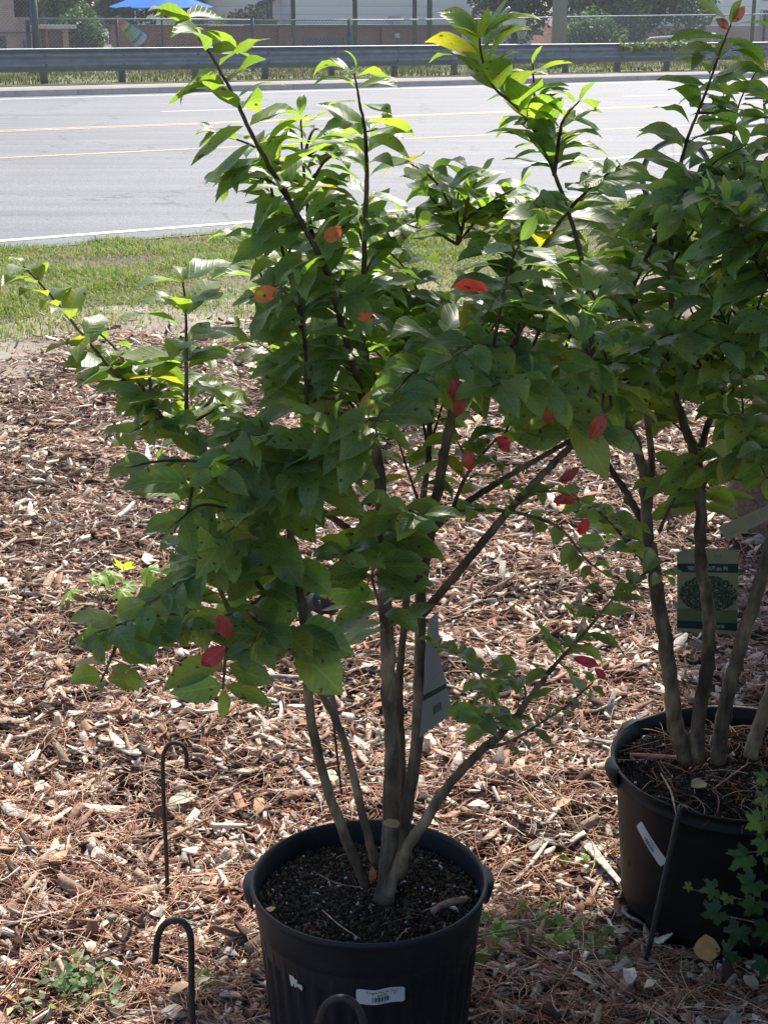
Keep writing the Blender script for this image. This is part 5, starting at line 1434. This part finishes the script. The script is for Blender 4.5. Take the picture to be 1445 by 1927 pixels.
# ================================================================ SMALL PLANTS
def lobed(acc, o_, d_, n_, L_, col, teeth=True):
    """one five-lobed leaf, cupped, toothed edge"""
    d_ = nrm(d_); s_ = nrm(np.cross(n_, d_)); n_ = np.cross(d_, s_)
    K = 40; pts = []
    for i in range(K):
        th = -math.pi + .35 + (2 * math.pi - .7) * i / (K - 1)
        lobe = 1.0 * math.exp(-(th / .36) ** 2) + .82 * math.exp(-((abs(th) - 1.05) / .33) ** 2) + .60 * math.exp(-((abs(th) - 2.0) / .34) ** 2)
        r_ = L_ * 1.2 * (.42 + .52 * lobe) * (1 + (.20 * (i % 2) - .05 if teeth else 0)) * rng.uniform(.93, 1.07)
        x_, y_ = r_ * math.cos(th), r_ * math.sin(th)
        pts.append(o_ + d_ * (x_ + L_ * .15) + s_ * y_ + n_ * (-.9 * (x_ * x_ + y_ * y_) / L_ * .45 + rng.normal(0, .03) * L_))
    c0 = o_ + d_ * L_ * .12 - n_ * 0
    mid_ = [c0 * .5 + p_ * .5 + n_ * .05 * L_ for p_ in pts]
    V = [c0] + mid_ + pts
    F = [(0, 1 + i, 2 + i) for i in range(K - 1)] + [(1 + i, K + 1 + i, K + 2 + i, 2 + i) for i in range(K - 1)]
    uv = np.zeros((len(V), 2)); 
    acc.add(V, F, col, uv)

def plant(name, label, cat, g, leaves_fn, group=None):
    t = thing(name, g, label, cat, group)
    a, b_ = Acc(), Acc(); leaves_fn(a, b_, g)
    a.build('leaves', M_weed, t)
    if b_.n: b_.build('stems', M_stem, t)
def weedpatch(n, rx, ry, h, size, cols, stemc=(.10, .12, .05)):
    def f(a, b_, g):
        for k_ in range(n):
            x_, y_ = rng.normal(0, .5) * rx, rng.normal(0, .5) * ry; z_ = h * rng.uniform(.4, 1.1)
            top = g + [x_, y_, z_]; b_.tube(smoothpath([g + [x_ * .4, y_ * .4, 0], g + [x_ * .8, y_ * .8, z_ * .6], top], 6), .0011, 5, stemc)
            lobed(a, top, np.array([rng.normal(), rng.normal() - .4, -.25]), np.array([rng.normal(0, .3), -.4 + rng.normal(0, .3), 1.]), size * rng.uniform(.6, 1.2), np.array(cols[rng.integers(len(cols))]) * rng.uniform(.8, 1.2))
    return f
WC = [(.09, .20, .06), (.13, .27, .06), (.07, .16, .08), (.16, .26, .05)]
plant('lobed_weed', 'low bright green lobed-leaf weed between the two pots', 'plant', G(985, 1822), weedpatch(64, .16, .09, .07, .023, [(.12, .26, .07), (.17, .34, .07), (.10, .22, .10), (.2, .32, .06)]))
plant('lobed_weed', 'bluish green jagged weed right of the brighter one, between the pots', 'plant', G(1070, 1850), weedpatch(30, .09, .05, .055, .023, [(.09, .20, .11), (.11, .24, .11)]))
def creeping(n, rx, ry, h, size, cols):
    def f(a, b_, g):
        x_ = rng.normal(0, .5, n) * rx; y_ = rng.normal(0, .5, n) * ry; z_ = h * rng.uniform(.2, 1.1, n) * np.exp(-(x_ / rx) ** 2)
        p_ = np.stack([g[0] + x_, g[1] + y_, .02 + z_], 1)
        leaves_bulk(a, p_, rng.normal(0, 1, (n, 3)) * [1, 1, .3], rng.normal(0, .35, (n, 3)) + [0, -.3, 1], size * rng.uniform(.6, 1.2, n), size * .42, .3, .1, .05, np.array(cols)[rng.choice(len(cols), n)] * rng.uniform(.8, 1.2, (n, 1)), rows=5, sides=3, prof='round')
        for k_ in range(0, n, 8): b_.tube([g + [0, 0, .0], p_[k_]], .0008, 4, (.10, .07, .05))
    return f
plant('creeping_groundcover', 'clump of small rounded blue-green leaves at bottom left', 'plant', G(150, 1895), creeping(260, .105, .085, .05, .016, [(.10, .17, .09), (.13, .20, .08), (.08, .14, .08), (.15, .20, .07)]))
plant('tiny_seedling', 'tiny round-leaved seedling beside the nearer hook stake', 'plant', G(385, 1885), creeping(46, .035, .04, .03, .014, [(.10, .18, .08), (.15, .25, .06)]))
plant('yellow_green_seedling', 'sunlit yellow-green seedling behind the lowest left branch', 'plant', G(262, 1165), weedpatch(17, .28, .12, .17, .042, [(.17, .28, .05), (.22, .32, .06), (.13, .24, .05)]))
for i, (x_, y_, n_, sz, lab) in enumerate(((70, 765, 9, .03, 'pale green weed sprouting on the far mulch at left edge'), (860, 1340, 14, .024, 'yellow-green weed just right of the hanging care label'), (1000, 1065, 7, .018, 'tiny green sprout on the mulch under the crossing branches'),
                                         (905, 1472, 5, .014, 'tiny bright sprout right of the near tree trunk'), (1150, 1575, 8, .016, 'small green sprout against the left side of the smooth pot'), (690, 1215, 10, .024, 'small green sprig behind the stems of the near tree'),
                                         (300, 880, 6, .02, 'small sprout on the mulch behind the left arm of the near tree'), (1100, 1648, 5, .014, 'small sprout on the mulch between the pots, above the weeds'))):
    plant('small_weed', lab, 'plant', G(x_, y_), weedpatch(n_, .07, .05, .035, sz, WC), 'small weeds in the mulch')
# vine of lobed leaves at the right-hand pot
gv = G(1400, 1800); t = thing('lobed_vine', gv, 'dark green vine with jagged lobed leaves climbing in front of the smooth pot', 'vine')
Yv = POT2[1] - R2 - .10
b_ = Acc(); 
for pts in ([(1470, 1730), (1430, 1700), (1380, 1690), (1330, 1680), (1292, 1672)], [(1480, 1480), (1440, 1500), (1436, 1560), (1440, 1640)], [(1470, 1600), (1430, 1602), (1395, 1606)], [(1500, 1760), (1440, 1740), (1370, 1725)]):
    b_.tube(smoothpath([P(x_, y_, Yv + .02) for x_, y_ in pts], 14), .0013, 5, (.14, .12, .07))
b_.build('stems', M_stem, t)
a = Acc()
for (x_, y_, s_, ang, c_) in ((1298, 1668, .010, 200, (.20, .26, .05)), (1345, 1672, .020, 190, (.09, .17, .07)), (1370, 1688, .014, 250, (.15, .22, .05)), (1352, 1716, .028, 215, (.05, .13, .07)), (1405, 1610, .028, 210, (.05, .12, .055)), (1418, 1660, .030, 235, (.045, .11, .055)),
                              (1420, 1700, .026, 245, (.06, .13, .06)), (1430, 1545, .026, 225, (.10, .19, .05)), (1440, 1580, .022, 240, (.06, .13, .05)), (1442, 1500, .018, 200, (.10, .17, .09)), (1390, 1745, .026, 240, (.035, .10, .055)), (1375, 1790, .024, 230, (.035, .09, .05)),
                              (1445, 1740, .030, 270, (.035, .09, .05)), (1440, 1810, .026, 260, (.03, .08, .045)), (1440, 1465, .016, 150, (.10, .18, .08)), (1470, 1620, .03, 250, (.05, .12, .05)), (1470, 1700, .03, 250, (.05, .11, .05)), (1465, 1540, .028, 220, (.07, .14, .05))):
    o_ = P(x_, y_, Yv + rng.uniform(-.04, .03)); an = rad(ang)
    lobed(a, o_, np.array([math.cos(an), rng.normal(0, .3), math.sin(an)]), np.array([rng.normal(0, .35), -1, .7]), s_ * 1.02, np.array(c_) * .62)
a.build('leaves', M_weed, t)

# ---- single big dry leaves
def bigleaf(label, px, py, L_, ang, col, w_=.36, z=None, Y=None, up=(0, -.2, 1), name='fallen_leaf', kap=.5):
    o_ = G(px, py, .03) if z is None and Y is None else (G(px, py, z) if z is not None else P(px, py, Y))
    an = rad(ang); d_ = np.array([math.cos(an), math.sin(an), 0.02]) if Y is None else np.array([math.cos(an), 0.05, math.sin(an)])
    a = Acc(); leaves_bulk(a, o_[None], d_[None], np.array([up], float), L_, L_ * w_, kap, .3, .12, np.array([col]), rows=10, sides=7)
    a.build(name, M_redleaf if False else M_dryleaf, label=label, cat='leaf', group='single fallen leaves')
M_dryleaf = leafmat('dry_leaf_blade', .2, (1.1, .9, .6), .6, True, True, .3, .2)
bigleaf('tan heart-shaped leaf lying on the soil in the right-hand pot', 1300, 1480, .034, 20, (.42, .34, .18), .46, z=hz2 - .015)
bigleaf('spotted tan leaf hanging upright at the foot of the smooth pot', 1327, 1758, .058, -89, (.44, .32, .15), .40, Y=Yv - .03, up=(0, -1, .1))
bigleaf('pale curled leaf on the mulch left of the leaning rod', 1145, 1752, .040, 0, (.48, .40, .26), .3)
bigleaf('yellow-green leaf standing above the groundcover clump', 200, 1850, .040, 70, (.32, .34, .06), .32, Y=G(200, 1870)[1], up=(.3, -1, .2))
bigleaf('broad pale wedge-shaped leaf right of the tall hook stake', 318, 1515, .075, 42, (.44, .44, .34), .26)
bigleaf('grey dry leaf at lower left above the groundcover', 28, 1815, .048, 60, (.38, .36, .30), .38)
bigleaf('brown leaf at the right edge of the shaded mulch', 1432, 1862, .05, -60, (.30, .15, .06), .4)
bigleaf('pale pink-brown leaf on the mulch right of the near tree', 985, 1505, .05, 10, (.55, .38, .28), .45)
bigleaf('cream leaf on the mulch between near tree and smooth pot', 1052, 1500, .05, 80, (.56, .47, .33), .32)
bigleaf('curled tan leaf on the soil at left of the ribbed pot', 510, 1716, .015, 100, (.55, .33, .20), .5, z=hz - .02)

# ---- sticks and bark pieces one can pick out
def splinter(acc, pth, rr, col, flatn=.55, sides=11):
    n = len(pth); prof_ = 1 + rng.normal(0, .20, sides); pth = np.asarray(pth)
    tan = nrm(np.gradient(pth, axis=0)); V = []
    shift = rng.uniform(0, .9, sides)
    for i in range(n):
        s_ = nrm(np.cross(tan[i], [0, 0, 1.])); u_ = np.cross(s_, tan[i]); f_ = i / (n - 1)
        for j in range(sides):
            an = j / sides * 6.2832
            k_ = prof_[j] * (1 + .12 * math.sin(f_ * 9 + j * 2.2)) + rng.normal(0, .03)
            pull = (shift[j] * rr[n // 2] * 1.6) * (1 if i == 0 else (-1 if i == n - 1 else 0))
            V.append(pth[i] + s_ * math.cos(an) * rr[i] * k_ + u_ * math.sin(an) * rr[i] * k_ * flatn + tan[i] * pull)
    F = [(i * sides + j, i * sides + (j + 1) % sides, (i + 1) * sides + (j + 1) % sides, (i + 1) * sides + j) for i in range(n - 1) for j in range(sides)]
    F += [tuple(range(sides))[::-1], tuple((n - 1) * sides + j for j in range(sides))]
    acc.add(V, F, col)
def stick(label, p0, p1, r, col, name='stick', bend=.02, flat=1.0, z=.03):
    a0, b0 = G(*p0, z), G(*p1, z); m_ = (a0 + b0) / 2 + rng.normal(0, bend, 3) * [1, 1, .15]
    pth = smoothpath([a0, a0 * .7 + m_ * .3 + rng.normal(0, .004, 3) * [1, 1, .3], m_, b0], 18)
    big = name == 'bark_chunk' or r >= .012
    rr = r * .85 * np.interp(np.linspace(0, 1, len(pth)), [0, .1, .7, 1], [.75, 1, .8, .35 if big else .5])
    a = Acc(); splinter(a, pth, rr, np.array(col) * .85, .45 if big else .8)
    a.build(name, M_wood, label=label, cat='stick' if name != 'bark_chunk' else 'bark', smooth=False, group='loose sticks and bark in the mulch')
BL, GR, BK, TN = (.55, .48, .40), (.30, .26, .22), (.06, .045, .035), (.36, .24, .16)
stick('pale split branch behind the ribbed pot, left of its stems', (538, 1428), (608, 1512), .013, BL)
stick('dark blackened bark chunk on the mulch at far left', (52, 1512), (130, 1480), .017, BK, 'bark_chunk')
stick('dark stick at the left edge above the other debris', (0, 1582), (62, 1590), .011, BK)
stick('curved grey stick running down the mulch at left', (185, 1510), (132, 1660), .006, GR, bend=.05)
stick('long straight grey stick leaning towards the tall hook stake', (282, 1625), (402, 1536), .007, TN)
stick('bleached splintered log piece right of the tall hook stake base', (262, 1690), (308, 1668), .012, BL, 'bark_chunk')
stick('short pale log piece left of the ribbed pot', (392, 1720), (440, 1712), .009, BL, 'bark_chunk')
stick('pale thin stick below the tall hook stake bend', (395, 1550), (468, 1552), .008, BL)
stick('dark forked branch lying under the hanging red leaf', (250, 1300), (345, 1288), .010, BK)
stick('brown rotting branch behind the near tree stems', (500, 1272), (645, 1256), .016, GR, bend=.03)
stick('thin brown branch just below the rotting branch', (515, 1290), (600, 1294), .009, TN)
stick('long pale branch on the mulch below the low left leaves', (265, 1385), (420, 1368), .009, BL, bend=.04)
stick('dark stick with pale end on the mulch right of the near tree', (958, 1478), (1022, 1462), .008, BK)
stick('bleached splintered branch running towards the smooth pot', (1098, 1582), (1172, 1668), .013, BL)
stick('long pale twig right of the near tree, above the dark stick', (1020, 1450), (1100, 1510), .010, BL)
stick('grey twig in the shade below the jagged weeds', (1062, 1925), (1098, 1862), .009, GR)
stick('grey broken wood block on mulch between the pots', (992, 1602), (1062, 1594), .017, GR, 'bark_chunk')
stick('small white wood chip on the mulch between the pots', (1052, 1655), (1086, 1672), .011, BL, 'bark_chunk')
stick('thick grey stick at bottom left behind the near hook stake', (225, 1925), (275, 1895), .013, GR)
stick('long brown stick lying on the far mulch at left', (10, 925), (75, 912), .014, BK)
stick('thin pale twig on the mulch left of the seedling', (45, 1118), (125, 1138), .010, BL)
stick('flat dark branch right of the thin pale twig', (118, 1120), (205, 1112), .013, BK)
stick('pale curled bark plate at right behind the picture tag', (1302, 1030), (1385, 1008), .012, BL, 'bark_chunk')
stick('white broken wood chip behind the right-hand stems', (1420, 1165), (1448, 1160), .02, BL, 'bark_chunk')
stick('long brown stick across the bottom left corner', (8, 1920), (95, 1870), .009, TN)
def inpot(label, pts, r, col, name, z, flat=False):
    pth = smoothpath([G(x_, y_, z) for x_, y_ in pts], 18); a = Acc(); a.tube(pth, r * np.interp(np.linspace(0, 1, len(pth)), [0, .3, .8, 1], [.6, 1, .9, .2]), 7, col, rough=.1)
    a.build(name, M_wood, label=label, cat='stick' if name != 'bark_chunk' else 'bark', smooth=False, group='loose sticks and bark in the mulch')
inpot('knobbly brown bark piece on the soil at right of the ribbed pot', [(812, 1716), (840, 1700), (868, 1694), (886, 1690)], .0065, (.20, .13, .10), 'bark_chunk', hz - .018)
inpot('flat red-brown bark strip on the soil of the smooth pot', [(1184, 1420), (1240, 1424), (1300, 1428)], .0055, (.40, .17, .12), 'bark_chunk', hz2 - .012)
inpot('thin pale twig crossing the rim of the smooth pot', [(1243, 1456), (1262, 1490), (1271, 1532)], .0022, (.30, .25, .17), 'stick', hz2 + .012)
inpot('thin pale twig on the front soil of the ribbed pot', [(606, 1712), (640, 1742), (680, 1768)], .0013, (.34, .27, .20), 'stick', hz - .022)
inpot('thin brown twig lying across the soil behind the stem bases', [(590, 1640), (640, 1664), (722, 1674)], .0012, (.20, .12, .09), 'stick', hz - .015)
inpot('brown twig on the soil at right of the smooth pot', [(1340, 1485), (1375, 1460), (1410, 1434)], .0022, (.26, .17, .11), 'stick', hz2 - .012)

# ---- pine cones
def cone(label, px, py, L_, R_, az):
    g_ = G(px, py, .02); ax = np.array([math.cos(az), math.sin(az), .15]); ax = nrm(ax); e1 = nrm(np.cross(ax, [0, 0, 1.])); e2 = np.cross(ax, e1)
    a = Acc(); n_ = 90
    a.tube([g_ - ax * L_ * .45, g_, g_ + ax * L_ * .45], [R_ * .5, R_ * .6, R_ * .2], 8, (.10, .06, .04))
    for k_ in range(n_):
        f_ = k_ / n_; an = k_ * 2.39996; rr = R_ * math.sin(math.pi * (.12 + .82 * f_)) ** .7
        rd = e1 * math.cos(an) + e2 * math.sin(an); tg_ = np.cross(ax, rd)
        c_ = g_ + ax * L_ * (f_ - .5) + rd * rr * .4; tip = g_ + ax * L_ * (f_ - .42) + rd * rr
        w_ = R_ * .3
        a.add([c_ - tg_ * w_ * .5, c_ + tg_ * w_ * .5, tip + tg_ * w_, tip + rd * w_ * .3 + ax * w_ * .3, tip - tg_ * w_], [(0, 1, 2, 3), (0, 3, 4)], (.19, .12, .08))
    a.build('pine_cone', M_wood, label=label, cat='pine cone', smooth=False, group='pine cones in the mulch')
cone('brown pine cone just left of the tall hook stake', 300, 1540, .055, .022, 1.3)
cone('rounded pine cone right of the hanging care label', 868, 1290, .05, .022, .6)
cone('dark old pine cone in the shade under the weeds', 1082, 1842, .04, .016, .3)
cone('dark pine cone on the mulch at left of the tall hook stake', 145, 1600, .055, .022, .2)

# ---- unseen shrubs added just outside the frame to shade the near corner
def shrub(g, rx, ry, h, n, label):
    t = thing('added_shade_shrub', g, label, 'shrub', 'unseen shrubs added for shade')
    d = nrm(rng.normal(0, 1, (n, 3))) * rng.uniform(.35, 1, (n, 1)) ** .6
    p_ = np.array(g) + d * [rx, ry, h / 2] + [0, 0, h / 2 + .12]
    a = Acc(); leaves_bulk(a, p_, nrm(d * .8 + rng.normal(0, .6, (n, 3))), rng.normal(0, .5, (n, 3)) + [0, 0, 1], .055, .016, .8, .3, .1, np.array(col1(0, 0)) * .7, rows=4, sides=3)
    a.build('foliage', M_leaf, t)
    for k_ in range(7):
        an = k_ * .9; a = Acc(); a.tube(smoothpath([g, np.array(g) + [.3 * rx * math.cos(an), .3 * ry * math.sin(an), h * .4], np.array(g) + [.7 * rx * math.cos(an), .7 * ry * math.sin(an), h * .85]], 10), .006, 6, (.09, .07, .05)); a.build('stem', M_stem, t)
shrub((1.22, 2.15, 0), .42, .45, 1.25, 4200, 'unseen bushy green shrub added right of the smooth pot for shade')
shrub((1.0, 1.30, 0), .42, .30, .62, 3200, 'unseen low green shrub added in front of the smooth pot for shade')
shrub((.28, 1.10, 0), .34, .22, .45, 2600, 'unseen lowest green shrub added in front of the ribbed pot for shade')

# ================================================================ HAZE over the far side of the road
hz_on = True
if hz_on:
    m = bpy.data.materials.new('haze'); m.use_nodes = True; N = m.node_tree.nodes; L = m.node_tree.links
    for x_ in list(N):
        if x_.type != 'OUTPUT_MATERIAL': N.remove(x_)
    pv = N.new('ShaderNodeVolumePrincipled'); pv.inputs['Color'].default_value = (.86, .92, 1, 1); pv.inputs['Density'].default_value = .0006
    pv.inputs['Anisotropy'].default_value = .3
    L.new(pv.outputs[0], [x_ for x_ in N if x_.type == 'OUTPUT_MATERIAL'][0].inputs['Volume'])
    a = Acc(); a.box((150, 265, 8.5), (1000, 740, 19.2)); hb = a.build('haze', m, kind='stuff', smooth=False)
